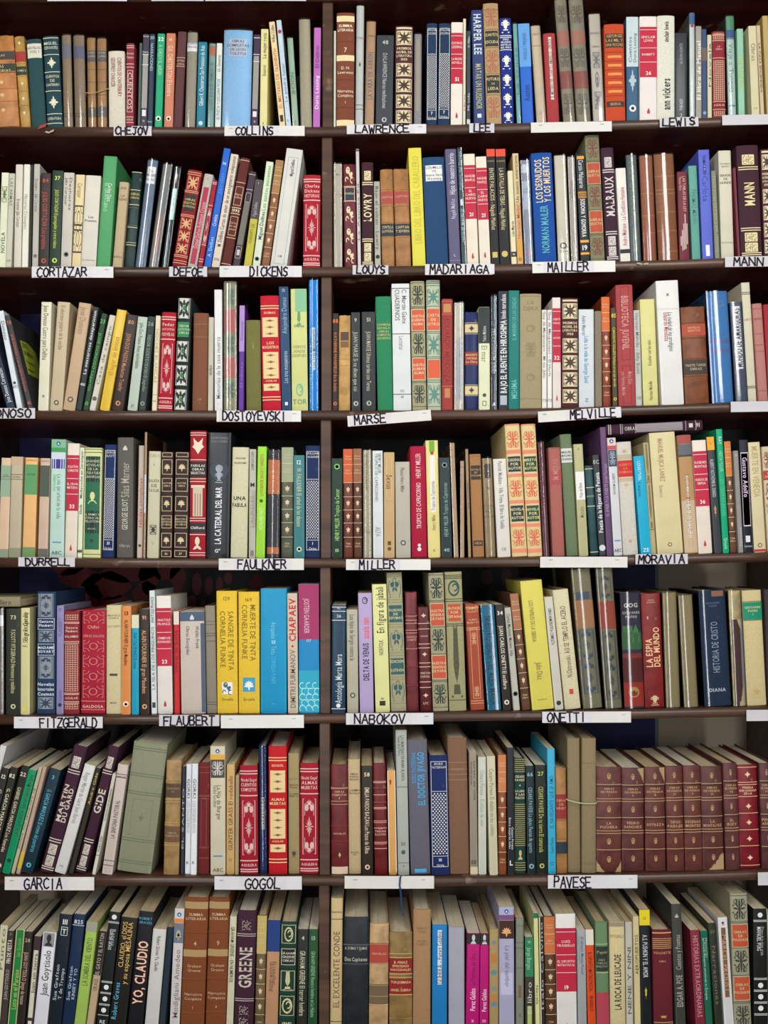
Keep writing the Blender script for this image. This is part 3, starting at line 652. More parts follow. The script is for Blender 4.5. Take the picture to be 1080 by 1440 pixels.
775 846 745 42 p 5c5878 | s 3c3850 ; u 330 70 dcdce4 Hijos de nuestro barrio ; u 485 360 c0c0d0 Naguib Mahfuz ; h 715 16 dcdce4 L ; n 8880a0 748 | slate violet paperback with white upward title
852 886 820 38 pw 2c4c58 | u 630 420 c8d8dc NAGUIB MAHFUZ ; b 360 400 dcdce0 .5 ; u 300 60 a0c0c8 Palacio del Deseo | dark teal paperback in shiny plastic
888 963 862 73 p e2dac6 | A 145 485 21 NAGUIB/MAHFUZ|EL/CAIRO/NUEVO | cream paperback numbered twenty-one, taller of the two
966 1034 938 90 p e2dac8 | A 162 490 21 NAGUIB/MAHFUZ|EL/CAIRO/NUEVO | cream paperback numbered twenty-one, shorter of the two
@ 680 190 4.5
50 103 18 87 p 1c1c20 | b 87 135 e04c30 ; h 165 12 b09868 N. MAHFUZ ; d 210 600 d0c090 ENTRE PALACIOS - Naguib Mahfuz ; b 740 775 c8b060 .6 | black paperback with orange red head, first of pair
106 168 75 87 p 1c1c20 | b 87 135 e04c30 ; h 165 12 b09868 N. MAHFUZ ; d 210 600 d0c090 LA BATALLA DE TEBAS - Naguib Mahfuz ; o 752 20 c8b060 | black paperback with orange red head, second of pair
176 211 150 225 p dcd4b0 | u 640 545 504838 Luis Martin ; b 738 770 2c2824 ; h 755 14 e0dcc8 M | short cream paperback with black foot band
213 252 180 115 p c8a878 | s 2c241c ; u 425 130 30241c Un sueno americano ; u 655 440 d05030 Norman Mailer ; b 660 800 cc9c4c ; b 115 430 cbb88c ; o 785 12 a07838 | paperback fading from cream to orange
260 326 232 158 pw 8a92a2 | b 185 240 c0c8d4 .7 ; b 290 470 a8b4c4 .7 ; h 350 12 505868 LA/EJECUCION ; o 750 16 b07898 | blue grey paperback in plastic with pale cloud
330 463 297 110 h 184c9c | U 425 140 e0c890 LOS DESNUDOS/Y LOS MUERTOS ; U 745 445 54a4b0 NORMAN MAILER | thick bright blue book with gold and teal titles
470 550 443 128 pw c6c0ae | o 700 22 383430 ; o 700 13 c6c0ae ; h 735 12 504c44 Quinto | ivory book in glossy plastic with round black mark
552 608 527 137 pw a8a098 | d 290 400 787068 MALLEA ; n c8c4c0 300 | grey paperback in plastic beside ivory book
613 672 579 118 p 22282c | b 133 152 dc9c38 .8 ; d 158 335 d8dcd8 Curzio Malaparte ; n dc9c38 360 368 378 388 396 ; D 405 645 dcdcdc SODOMA Y GOMORRA ; b 664 680 dc9c38 ; H 712 30 e0e0e0 19 ; b 742 756 dc9c38 | black paperback numbered nineteen with yellow bars
680 770 640 -3 h 7e8262 | F c0b488 78443a b44a30 OBRAS/SELECTAS ; s 8c8a68 | tall green floral volume rising into the shelf above
778 858 741 78 h 3c2032 | P cfc8c4 512 262 MALRAUX | plum volume lettered MALRAUX
@ 840 190 4.5
145 208 113 208 p e0dcd4 | b 722 748 2a2024 ; u 700 330 b06070 Andre Malraux - La Condition Humaine | short white paperback with black foot band
212 286 180 125 hw 5c6a6a | d 170 740 7c8868 HISTORIA DEL ARTE | grey green book in streaked plastic
290 381 262 127 hw 985e46 | n b08870 370 510 620 ; h 290 12 b08870 OBRA | brown leather book in plastic, narrower of pair
385 518 353 118 hw 8e5a3a | n a88464 260 345 370 485 605 735 | brown leather book in plastic, wider of pair
522 586 505 230 p 6c2430 | d2 262 485 -.15 d8b0a8 LAS TABLAS DE LA LEY ; d2 262 350 .22 c89890 Thomas Mann ; b 500 720 c8b0ac .10 .15 ; b 560 725 c8b0ac .10 0 ; b 600 730 c8b0ac .10 -.15 ; b 640 700 c8b0ac .10 -.3 ; b 560 690 c8b0ac .10 .3 | wine red paperback with white bar pattern
603 656 577 193 p 5a9c8e | d 340 560 4c8478 THOMAS MANN | slim sea green paperback in film
666 736 638 92 p 5664c6 | s 2834a0 ; d 125 250 2c3480 THOMAS MANN ; d 260 420 3c48a8 Carlota ; m rose 195 225 dce0f0 .3 ; b 695 765 dce0ec .35 | periwinkle blue paperback
745 776 720 225 p 7a7e6a | u 740 260 a4a890 Thomas Mann CABEZAS TROCADAS | slim moss grey paperback with tall upward title
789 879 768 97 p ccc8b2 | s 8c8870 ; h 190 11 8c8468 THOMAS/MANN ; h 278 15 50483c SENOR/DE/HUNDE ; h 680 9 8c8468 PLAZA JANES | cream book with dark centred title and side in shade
882 902 852 205 p 6c2030 | | thin wine red book beside plum volume
912 1050 882 62 h 3e1f2c | P dccf9c 445 300 MANN ; s 5c2838 | wide plum volume lettered MANN
1060 1130 1036 88 h 4e2830 | N | maroon prize volume with tan squares at outer end, second row
= 3 L
@ 0 385 4.5
48 101 -112 290 p 1c2c40 | u 815 600 dce0e4 Jose Donoso Coronacion | leaning navy paperback, steepest lean of its row
108 160 -15 235 p d2dade | d 300 420 486070 Donoso ; h 715 18 40484c 472 ; o 690 9 30383c | leaning white paperback beside navy one
165 213 15 262 p 38363a | K 70 c8604c JOSE DONOSO Tres novelitas burguesas ; s b81c34 ; sl a8b83c | leaning charcoal paperback with red cover and green label
243 308 265 178 p dad6be | s ccc8a8 ; d 200 545 686450 Jose Donoso Cuatro para Delfina ; h 770 24 484840 x | cream paperback with dark downward serif title
312 392 362 178 p c2b292 | s d8d4c8 ; d 200 480 8c7c60 El obsceno pajaro de la noche ; o 815 16 403c34 ; o 815 9 c2b292 | beige paperback with black and white cover edge
395 474 498 185 p c0a484 | s 7c2434 ; d 210 380 988468 Jose Donoso ; o 795 18 4c4840 ; o 795 10 c0a484 | leaning tan paperback showing wine red cover
480 517 592 210 p 22282a | u 635 235 e0e4e4 La misteriosa desaparicion ; h 700 18 e0e4e4 410 | leaning black paperback with bold white upward title
520 556 640 252 p 1e3c28 | K 23 5cb44c JOSE DONOSO Lagartija | leaning dark green paperback with light green title
560 600 690 262 p cac4b4 | u 700 330 787468 Casa de campo ; o 790 14 58584c | slim leaning ivory paperback beside yellow book
626 692 737 228 pg dcb838 | s b8962c ; u 640 400 b08c20 El lugar sin limites | leaning golden yellow paperback
695 774 793 258 p 382c28 | K 80 c88860 JOHN DOS PASSOS Manhattan Transfer ; s b02028 | leaning dark brown paperback with orange title
806 868 874 272 p b4c2b4 | d 310 600 58645c John Dos Passos Anos inolvidables ; h 835 16 404844 JC | leaning pale sage paperback
876 940 938 270 p 243430 | K 26 889c90 FEDOR DOSTOYEVSKI El jugador | leaning blackish green paperback
948 992 973 265 p dcd0b0 | d 350 690 a89878 NOCHES BLANCAS ; n a89878 765 ; h 805 12 807050 LB | narrow cream paperback beside red tooled book
@ 230 385 4.5
-38 52 -12 242 h a8192c | R Fedor/DOSTOYEVSKI/NOVELAS | red silver-tooled book beside black enamelled volume
66 150 95 150 h 202a2c | b 155 282 c8ccc0 .86 -.06 ; m cross 158 280 242c2c .8 -.06 ; b 305 400 2c8048 .86 -.06 ; h 352 14 c8d8c0 FEDOR/DOSTOYEVSKI/OBRAS ; b 427 555 c8ccc0 .86 -.06 ; m cross 430 552 242c2c .8 -.06 ; b 580 706 c8ccc0 .86 -.06 ; m cross 583 703 242c2c .8 -.06 ; b 733 860 c8ccc0 .86 -.06 ; m cross 736 857 242c2c .8 -.06 ; o 218 14 28803c ; o 490 14 28803c ; o 642 14 28803c ; o 796 14 28803c | black volume with four white and green ornaments
180 276 190 247 h 7c4e36 | h 805 14 a08060 LIB/1 ; n 8c6448 320 400 | plain rusty brown cloth book
279 316 285 275 p bab6a4 | u 640 580 403c38 NOVELA | narrow ivory paperback beside brown cloth
319 372 317 100 p dedede | u 790 400 787c80 Memorias de la casa muerta ; h 820 14 303030 i | tall clean white paperback
376 466 375 45 hw 9a9c80 | m flor 90 200 4c6a5c .8 ; b 225 372 b06860 .92 ; m flor 385 500 4c6a5c .8 ; b 530 660 b06860 .92 ; m flor 680 790 4c6a5c .8 ; n 5c7c68 210 378 512 672 | green floral volume with red blocks in plastic
474 510 482 200 p 5c2e90 | b 200 492 a888c8 ; u 420 300 6c4c98 Dostoyevski ; u 720 560 8864b8 El idiota | slim paperback, lilac above and violet below
515 620 509 292 h 70703c | m oval 430 480 9c8850 .2 | short olive cloth book
622 744 606 137 h be1a30 | G DUMAS LOS_MOSQUETEROS | scarlet gilt-panelled book, left bay third row
748 808 728 80 p 22466c | h 105 18 c8d4dc 12 ; u 690 490 b0c4d4 Los tres mosqueteros ; u 380 150 90acc4 Alejandro Dumas ; b 812 832 dce4e8 .3 | tall blue paperback numbered twelve
812 914 803 95 p ccd086 | b 98 240 84bc94 .7 .12 ; m palm 240 330 5c9c68 .5 ; H 330 16 68886c Obras ; h 490 18 8c9458 VEINTE/ANOS/DESPUES ; m moon 690 780 68b090 .5 ; h 810 32 5c8468 TOR | pale green illustrated paperback lettered TOR
918 985 915 25 hw 188cd8 | b 340 608 ccd8e0 .32 ; u 595 350 40586c Los Tres Mosqueteros | tall vivid blue book in plastic against the upright
= 3 R
@ 460 385 4.5
18 70 20 250 p 2a2422 | K 88 d07848 KATHERINE MANSFIELD En la bahia | black paperback with orange downward title against the upright
72 149 75 262 l c29858 | b 368 422 58403c .7 ; b 428 466 7a5a38 .7 ; n a88048 540 580 ; f 725 765 9c783c .4 | tan book with torn white head
152 211 149 243 p 2e3638 | K 9 b4b4a4 JUAN MARSE Si te dicen que cai | charcoal paperback numbered nine
222 309 218 240 p 303436 | K 51 b8b4a4 JUAN MARSE Ultimas tardes con Teresa | charcoal paperback numbered fifty-one
320 418 305 142 h 2a8258 | h 365 14 c8c078 JUAN MARSE/NOVELA/OBRAS/COMPLETAS/ENCUENTRO | emerald cloth book with small gilt title
420 534 407 62 p d8dcda | n 3c4044 92 380 762 ; d 100 315 585c60 C. Martin Gaite/CUADERNOS ; h 740 14 484c50 (S) ; d 395 480 8c9094 Lecturas ; h 778 16 484c50 61 | tall white paperback with thin black rules
540 630 526 45 h a6a280 | F d8c8a0 2c3834 d05838 NUESTRO/CUERPO/ALMA | tall khaki volume with black flowers and orange blocks
636 724 627 38 h b8bea4 | m panel 95 195 5a8a7c .86 ; b 222 355 d45c3c .86 ; H 290 18 e0c098 CARTA/DE/OTRO ; m panel 385 515 5a8a7c .86 ; b 545 660 d45c3c .86 ; m panel 700 825 5a8a7c .86 ; n 3c7868 50 60 75 205 365 375 525 535 672 685 840 | tall mint tooled volume with orange blocks
725 795 724 158 h a4423e | b 190 245 bc8850 .7 ; f 270 700 843030 .8 ; d 285 690 7c2c2c EDUARDO MENDOZA ; b 725 785 b88050 .5 ; n c06860 175 255 712 | brick red embossed book
799 869 800 182 pw c8c2b4 | b 400 800 8c98b0 .22 .1 ; b 420 800 a8b0c0 .12 -.2 ; h 350 12 a07868 LA CASA | white book in crinkled plastic beside navy leather
873 957 873 240 l 1c2a60 | b 318 372 d0c090 ; m rose 325 366 3c3444 .5 ; b 493 578 8c2c2c ; H 535 14 dcb888 MARGUERITE/YOURCENAR/La Obra ; b 710 764 d0c090 ; m rose 716 758 3c3444 .5 ; n b8a880 310 380 703 770 | navy leather book with gilt bands
958 1031 956 210 p dce0bc | b 208 440 2c3436 ; u 430 330 c8ccc8 Yukio Mishima ; d 455 560 8c9474 El mar ; f 805 835 404438 .35 ; o 768 12 484c40 | paperback, black above and pale green below
@ 660 385 4.5
133 181 133 140 pw 303e46 | u 630 350 c0c8cc HEIKE MONOGATARI ; u 330 160 80a0ac Cuentos ; H 825 24 e4e4e4 A | black paperback in foil-like plastic
186 245 184 108 p 262e3a | U 755 295 dce0e0 BAJO EL PUENTE EN HIROSHIMA ; U 285 130 d0d4d8 hindo naradasa ; b 770 830 a8b0b8 .7 | navy paperback with bold white upward title
247 318 246 105 p 0c766e | u 420 150 6cb8b0 EL MARINERO DE LAS CENIZAS ; u 790 670 6cb8b0 MISHIMA | deep teal paperback with chipped foot
319 456 319 125 h a09472 | m moon 320 370 8a7e5c .45 ; m flor 430 530 8a7e5c .5 ; m moon 630 680 8a7e5c .45 ; h 200 24 8c8060 LA/OBRA ; n 8a7e5c 140 790 | thick worn khaki cloth book with blind tooling
459 491 459 228 p dcd8d0 | d 240 660 787470 Guy de Maupassant - Mi tio Julio ; h 800 16 686460 CS | slim white paperback, first of two
493 524 492 228 p dededa | d 240 650 686868 Guy de Maupassant - El Horla ; h 800 16 686460 CS | slim white paperback, second of two
526 580 522 150 p e0d4cc | A 218 560 32 ALBERTO/MORAVIA|AGOSTINO | cream paperback with crimson block numbered thirty-two
583 690 582 152 h 4c2428 | N | maroon prize volume with five tan squares, third row
696 795 693 225 p ced4d8 | d2 265 390 .15 787c80 Andre Maurois ; d2 395 690 0 2c8cc4 Lelia o la vida de George Sand ; h 800 22 2c6ca0 Z | white paperback with light blue downward title
796 842 792 235 h 847a68 | | short mottled grey brown book
846 902 836 145 l 8c3c24 | L d0662c ; s b05428 | orange and rust volume with gilt leaves beside olive paperback
905 940 893 215 p 443c26 | K 85 e0c850 CARSON MC CULLERS Reflejos en un ojo dorado | olive black paperback with yellow downward title
942 1055 920 68 h a84648 | f 80 545 7c2c34 .5 ; f 580 820 7c2c34 .5 ; D 140 480 c88c84 BIBLIOTECA JUVENIL ; d 620 770 c89088 Moby Dick/por Herman Melville | tall faded red book lettered BIBLIOTECA JUVENIL
@ 840 385 4.5
247 288 231 230 p b6b8b2 | d 250 630 787c7c Herman Melville - Billy Budd ; h 785 16 686c70 CE | slim grey paperback beside yellow book
292 390 267 160 p d4d088 | u 580 420 605c38 Escuchar con los ojos ; u 800 680 605c38 Herman Melville ; s 8c8450 | pale yellow paperback with dark upward lettering
408 550 368 42 p dededa | s a08878 ; d2 245 425 .12 a83048 Eduardo Mendoza ; d2 245 490 -.06 505458 La ciudad de los prodigios ; n c4c4c0 222 ; h 128 26 303030 x | very thick white paperback, widest of its row
557 708 526 207 l 7c4626 | r 308 405 535 645 ; b 318 392 a64830 ; h 350 12 e0b088 NOVELAS/SELECTAS ; b 543 636 3a322e ; H 590 15 b0a070 TRISTE TARDE/OBRAS | stout brown leather volume with red and black labels
726 866 684 110 hw 4480b8 | s 2c5880 ; h 190 15 8090b8 PIERRE/LA MURE ; H 425 24 7c5c8c MOULIN ; H 485 24 7c5c8c ROUGE | wide sky blue book in plastic
870 953 830 180 pw 4a5266 | b 205 602 e0e0e0 .58 .0 ; U 590 220 30343c MUNDO DE AMARGURAS | slate paperback with long white handwritten label
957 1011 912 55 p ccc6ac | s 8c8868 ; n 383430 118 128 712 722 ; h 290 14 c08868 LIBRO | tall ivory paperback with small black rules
1018 1080 977 187 h b07870 | n 8c5450 220 380 450 490 740 ; h 285 12 8c5450 MENDEZ | dusty rose cloth book
1085 1150 1050 192 h a02830 | | red book at outer end of third row
= 4 L
@ 0 595 4.5
-15 48 5 220 p d2b698 | b 268 465 8ca68a ; b 797 850 848c78 ; h 330 9 5c6450 PEREZ ; n 6c7460 340 355 | faded green and buff paperback at the bay's outer end
52 127 70 212 p b8ac92 | b 212 265 c0a488 ; n 6c6454 325 355 ; h 340 9 5c5444 NOVELA ; b 790 850 84886c | faded khaki paperback with dark stain
136 217 156 218 p e4b276 | b 262 452 5a9460 ; b 785 847 688c58 ; s c85c38 ; h 235 9 a07048 LAWRENCE ; h 325 10 2c6038 JUSTINE | orange and green block paperback
242 306 260 222 p c8ae9a | b 268 465 4a5448 ; b 795 847 5c6054 ; h 240 9 8c7868 DURRELL | buff and dark grey block paperback
307 402 322 103 p b6d4c8 | s 98b8a8 ; b 105 155 7cb08a ; b 155 184 3a9850 ; b 184 292 c8d0dc ; b 228 288 3a3288 .9 ; Z 130 ; d2 325 605 -.1 6c8c88 La isla del arbol de la vida ; d2 325 430 .2 60b880 Umberto Eco ; b 750 758 5c84a8 .6 | pale green newspaper-series paperback with purple picture
405 484 425 128 p e0d4c4 | A 203 555 33 AGATHA/CHRISTIE|EL GRAN/MISTERIO | cream paperback with crimson block numbered thirty-three
487 519 503 155 p d4dec0 | u 475 175 30342c Medianoche en Serampor ; u 575 515 30342c Eliade ; h 810 22 24241c MM | slim pale green paperback with italic upward title
523 636 535 155 h d2d298 | b 210 800 1e6446 .82 ; b 210 372 20302e .78 ; b 555 697 1c2c30 .78 ; h 290 16 c8c8a8 GRANDES/NOVELAS/DE LA/LITERATURA/UNIVERSAL ; m head 430 510 d0d090 .58 ; h 600 14 c8c8a8 EL PRIMO Y/OTRO AL/PELOTON ; h 668 9 c8c8a8 BALZAC ; o 745 12 2c3c34 ; n 1e6446 165 185 830 | green and gilt volume with a portrait head
648 722 665 135 h 1a2e5c | H7 31 GEORGE/ELIOT | navy honeycomb volume numbered thirty-one
735 838 740 90 h 5c5a54 | s 4a4844 ; U 675 480 b8b4a8 GEORGE ELIOT ; u 470 250 a8a498 Silas Marner ; m tree 140 172 c8c4bc .4 ; h 775 18 a8a498 Obras | tall grey book lettered GEORGE ELIOT
863 900 876 142 p b8a898 | u 660 350 c0242c fabulas completas ; o 775 9 40383c | narrow beige paperback with red upward title
903 925 915 58 pw b89874 | s a08058 ; b 325 568 dcdcd8 .8 | thin tall tan book in plastic
928 1004 942 178 p c4c0a2 | h 205 20 a8a488 OBRA ; h 262 14 6c6854 L ; H 395 20 78745c BALADA/DE/TAYLOR ; m panel 645 705 302c28 .55 ; h 760 26 a8a488 V | parchment coloured paperback with black emblem
1010 1086 1018 180 h 3a2a28 | J 36 | dark brown gilt-framed volume, first of pair
@ 230 595 4.5
62 155 74 180 h 3a2a28 | J 37 | dark brown gilt-framed volume, second of pair
158 263 165 48 h a01c2c | m wolf 90 200 e0d4bc .8 ; b 245 342 26242a ; H 292 15 d8d0bc FABULAS/OBRAS/SELECTAS ; b 392 410 d8c8b0 .84 ; b 405 590 c8b8a0 .6 ; b 445 585 8c4c48 .05 -.16 ; b 445 585 8c4c48 .05 0 ; b 445 585 8c4c48 .05 .16 ; b 632 694 2a2630 ; H 662 16 d8d0bc Chilford ; m head 715 800 d8ccb0 .6 ; n e0d8c8 62 76 232 352 370 602 618 705 820 835 | red volume with wolf head and column
268 412 284 58 pg 1c2228 | s 586068 ; h 105 14 888c90 ILDEFONSO/FALCONES ; o 287 24 c8ccd4 ; o 300 60 3c4450 ; o 287 24 d0d4dc ; m cup 300 380 a0a8b4 .4 ; U 765 405 dce0e4 LA CATEDRAL DEL MAR ; H 808 22 dcdcdc G" | thick black paperback lettered LA CATEDRAL DEL MAR
424 534 437 152 h ccc8a6 | s d8d4b8 ; H 222 10 60584c WILLIAM ; H 252 10 60584c FAULKNER ; H 475 24 34302c UNA ; H 518 24 34302c FABULA | cream book lettered UNA FABULA
537 582 541 165 p b4b4a6 | H 390 26 38342c M ; u 660 460 8c8c80 LAURELES ; d 180 300 68685c NUEVO TESTAMENTO ; b 425 660 a89c94 .5 .2 ; b 805 840 787870 .5 | narrow grey paperback with large black M
584 641 597 148 p 98d638 | u 460 200 b85038 LA PASION DE SACCO Y VANZETTI ; u 675 535 d8f0a8 HOWARD FAST ; o 492 11 405c28 ; s d08838 | lime green paperback
648 738 657 170 hw 4a4a50 | b 205 222 38302c ; b 232 448 c67c4c .94 ; b 785 828 c67848 .94 ; h 340 20 d89c6c OBRAS/DE/FAULKNER ; h 805 14 d89c6c 4 | grey book with orange block in plastic
741 820 743 152 l 565c4a | L 9aa282 | sage green volume with gilt leaves
824 893 823 203 p 3a7a7e | H 248 26 c8dcd8 12 ; d 285 655 c8c8a0 W. FAULKNER El arbol de los deseos ; o 798 16 d0d4b8 ; o 798 9 203c3c | teal paperback numbered twelve
897 992 898 142 h 1a2c58 | H7 1 WILLIAM/FAULKNER | navy honeycomb volume against the upright, left bay
= 4 R
@ 460 590 4.5
22 97 22 245 p 20382e | s 68a860 ; o 298 18 7cc860 ; o 298 11 20382e ; u 765 440 a0d070 HENRY MILLER Tropico de Cancer ; H 828 20 a8d478 10 | dark green paperback against the upright
104 166 101 185 l 6c3424 | L c85c30 | orange and brown leaf volume, first of pair
168 222 164 183 l 5c3824 | L 946040 | brown leaf volume, second of pair
226 288 223 193 pw b6b094 | d2 215 450 .12 686450 TROPICO DE CANCER ; h 715 12 585440 PLAZA | parchment paperback in plastic
290 357 285 197 p d2d8da | d2 215 520 .12 787c80 TROPICO DE CAPRICORNIO ; d2 215 340 -.2 787c80 HENRY MILLER ; d 680 740 8c9094 ALFA | white paperback with grey downward title
360 430 358 207 p c2a272 | d 350 440 685038 Sexus ; f 235 505 d8bc90 .5 ; b 770 795 4c4434 .3 ; o 818 12 584c38 | plain tan paperback with small black mark
433 531 426 267 p b4b0a2 | d 305 460 6c685c Plexus Henry Miller ; o 780 17 40403c ; o 780 10 b4b0a2 | wide short grey paperback
535 633 523 168 h a81638 | u 370 215 e8c8c8 HENRY MILLER ; u 690 400 e8d0d0 TROPICO DE CAPRICORNIO ; o 820 13 e0dcdc ; o 795 10 e0dcdc | crimson book with white upward title
640 720 622 132 p e0d48a | b 135 205 76a838 .42 ; b 228 586 e2e2d8 .42 ; o 212 11 a83828 ; u 575 390 6c6c68 Tropico de Capricornio ; u 700 600 8c8458 Henry Miller ; h 828 14 6c6438 15 | tall pale yellow paperback with green tab
723 794 707 240 p 263638 | o 288 17 7c8c84 ; o 288 10 263638 ; u 740 400 88a89c HENRY MILLER Tropico de Capricornio ; H 825 22 98acac 40 | blackish blue paperback with dim upward title
799 838 772 148 pw bea27e | n a08868 190 230 315 | tall slim tan paperback in plastic
839 880 838 262 pw c0a082 | n 907860 300 | shorter slim tan paperback in plastic
883 916 864 187 pw b8986e | u 560 400 604c38 La novela | slim brown paperback beside tan cloth book
921 997 897 218 h a4764c | b 290 380 3a2e28 .82 ; h 335 12 c0a078 NOVELA/DE/WILLIAM ; b 765 800 4a3428 .82 ; h 782 14 c09870 VIDA ; n 8c6440 230 | tan cloth book with dark title block
1000 1072 975 245 pw a28e6a | b 280 370 50483c .6 ; h 420 14 6c5c44 A/MI ; h 580 11 6c5c44 NOVELA/DE/AMOR/Y/MUERTE | tan illustrated paperback in plastic
@ 660 590 4.5
177 264 147 248 p dad6cc | d 265 690 707474 Patrick Modiano - Villa Triste. El libro de familia ; h 820 18 686c6c CE | wide off-white paperback with thin downward title
270 367 219 27 h dac68e | E 1a3444 CARDENAL | tall cream and coral volume, first of pair
371 462 326 27 h dac68e | E 1c4a3a MIREYA ; s c8a860 | tall cream and coral volume, second of pair
468 515 432 143 hw 6a3a42 | | plum cloth book in plastic
527 611 498 175 h a6625a | b 325 412 a44c4c ; n 8c4c48 180 ; u 380 250 c08078 M. MORRIS | pink ribbed cloth book
612 692 566 92 h 6a7a5a | b 182 272 ccd0c8 .94 ; H 228 14 484c44 MIGUEL/MOLINO/GUARDIA | green cloth book with white label near head
693 752 656 155 p b4b084 | b 330 507 e2e2de .94 ; u 495 400 6c6c60 Viaje de Elena ; h 185 14 6c6844 A ; u 620 550 8c8860 Morales | khaki paperback with white square label
767 822 729 290 l 1c464a | n d8d0a0 312 430 548 838 ; h 485 12 a8a884 MORENO | short dark teal book with gilt rules
822 866 776 225 p 34363c | U 715 335 d8dcdc Poesia de la Higuera de Petunia ; h 268 24 c0c4c8 EC ; o 812 20 c8ccd0 | charcoal paperback with white upward title
870 910 825 47 p 64466e | u 610 280 a890ac EL AMOR Y LA MUERTE Jorge Manrique | tall slim purple paperback
@ 840 590 4.5
104 161 58 115 p cfd0d2 | b 115 165 d8c0b4 ; b 165 190 c44c50 ; b 192 297 34405a .9 ; m flor 195 290 a8b0c0 .7 ; d2 340 475 .0 606470 ALBERTO MORAVIA ; Z 137 ; b 762 770 5c84b8 .7 | white newspaper-series paperback with dark photograph
165 260 118 140 h cac6ba | n b89c70 225 233 241 249 372 380 388 ; b 258 362 c22a20 .98 ; h 308 15 e08868 ALBERTO/LA/ROMANA ; m shell 180 220 b8a480 .4 ; m shell 395 430 c8a878 .4 ; o 770 10 c09070 | cream book with scarlet title band
274 341 225 230 p 12a6cc | d2 265 385 .05 c8ecf4 LOUIS MUSIL ; d2 395 490 .15 0c6c90 El desprecio ; h 825 24 d8f0f4 ZE | cyan paperback with chipped edges
343 380 292 145 h aea278 | s 8c8460 ; m palm 160 400 7c6c48 .8 ; m palm 420 700 7c6c48 .8 | slim gilt patterned book beside big cream book
384 548 328 80 p d4c898 | s a89468 ; d2 120 390 .1 a08060 MANUEL MUJICA LAINEZ ; d2 415 490 .18 a89070 Bomarzo ; o 790 13 403830 ; o 790 8 d4c898 | very thick cream paperback, widest of its row
554 639 506 97 h b28c60 | b 97 152 a04c44 ; b 155 222 606468 ; b 222 235 40444c ; b 235 512 b08858 ; b 512 840 c0a888 ; b 345 755 241c18 .22 ; D 355 490 e4dcd0 EDUARDO MENDOZA ; D 505 750 e4dcd0 LA ISLA DE LOS CABALLEROS ; b 765 810 504c48 .3 | brown painted paperback with black title strip
641 734 599 130 p e2d6c8 | A 200 548 36 EUGENIO/MONTALE|HUESOS DE/SEPIA | cream paperback with crimson block numbered thirty-six
739 789 686 108 p 3a3e44 | b 108 193 e4a230 ; h 150 14 a06c20 5 ; d 250 490 c0c4c8 ALBERT NOTHOMB EL DIARIO ; m leaf 530 620 c89c68 .4 | dark grey paperback with orange head
796 836 750 60 p 0ca272 | s 18885c ; d 110 155 d0f0dc RAY ; d 200 330 90d8b4 HERTA MULLER ; d 380 610 58bc94 EN TIERRAS BAJAS ; d 750 820 a0e0c0 Siruela | tall slim emerald green paperback
845 887 805 137 l 6c4630 | L c87a3a | tan topped volume with gilt leaves
890 922 856 197 p 8a8682 | h 225 14 c0bcb8 B ; u 800 680 b8b4b0 Novela | narrow grey paperback beside magenta panel book
926 986 894 127 p 1a1e2c | b 208 675 d8c8d8 .82 ; b 214 668 a42a8c .74 ; d 240 490 e8d0e8 Gustavo Adolfo ; b 735 775 d8d8dc .5 ; h 800 18 c8c8cc Literatura | black paperback with magenta script panel
989 1070 948 143 p d2c69e | d 170 490 a89868 MUERTE EN VENECIA ; o 795 14 685c40 ; o 795 8 d2c69e ; b 820 835 b02c34 | cream book with faded downward lettering
1079 1150 1038 170 h c8b898 | b 322 382 a83028 ; h 350 14 e0c8a8 LA/OBRA ; m flor 200 310 8c3428 .8 ; m flor 390 620 8c3428 .8 ; m flor 640 800 8c3428 .8 | cream and red tooled volume at fourth row's outer end
= 5 L
@ 0 805 4.5
-50 22 -50 230 hw 807872 | b 270 340 d8d8dc .5 .2 | grey book in plastic at the bay's outer end
34 131 35 230 p 2c3028 | K 73 c8c890 F.SCOTT FITZGERALD Hermosos y malditos | olive black paperback numbered seventy-three
132 190 134 225 p d0c892 | s dcdccc ; u 470 260 585440 F. Scott Fitzgerald ; u 430 250 484434 El gran Gatsby ; o 862 14 d8c838 | slim pale yellow paperback
227 345 231 122 h 20395c | b 135 282 848c94 .8 -.02 ; m arab 138 280 2c3c54 .7 ; b 290 362 1a3054 ; f 290 362 c8ccd0 .88 ; H 322 16 d8dce0 Gustave/Flaubert ; b 368 440 848c94 .8 ; m panel 370 438 2c3c54 .7 ; f 452 525 c8ccd0 .88 ; H 488 16 d8dce0 MADAME/BOVARY ; b 532 672 848c94 .8 ; m arab 535 670 2c3c54 .7 ; H 738 20 d0d4d8 Novelas/Inmortales/Cosmos ; b 790 864 848c94 .8 ; m panel 792 862 2c3c54 .7 | navy volume with four silver relief panels
354 401 357 210 p 8c84ae | h 235 20 6c649c 15 ; u 400 290 6c6498 FLAUBERT ; u 820 740 6c6498 Salammbo ; o 838 12 282c48 ; s 585078 | lavender paperback numbered fifteen
402 500 404 245 h 862630 | n d8b8a0 315 322 438 448 765 772 818 828 ; grid 265 300 c8a890 ; H 360 14 dcc0b0 Gustave/Flaubert ; H 405 14 dcc0b0 SALAMBO ; grid 458 752 c8a890 ; h 795 14 dcc0b0 AGUILAR ; grid 835 865 c8a890 | dark red book with pale checked spine
507 663 514 237 h a21c34 | m circ 250 322 c88878 .84 ; h 345 20 d8a088 Chiller ; h 402 16 d09888 OBRAS GALDOS ; m circ 430 502 c88878 .84 ; m circ 525 600 c88878 .84 ; m circ 620 695 c88878 .84 ; m circ 716 792 c88878 .84 ; H 848 18 dcb0a0 GALDOSA ; n c88878 815 868 | wide crimson volume with five ringed frames
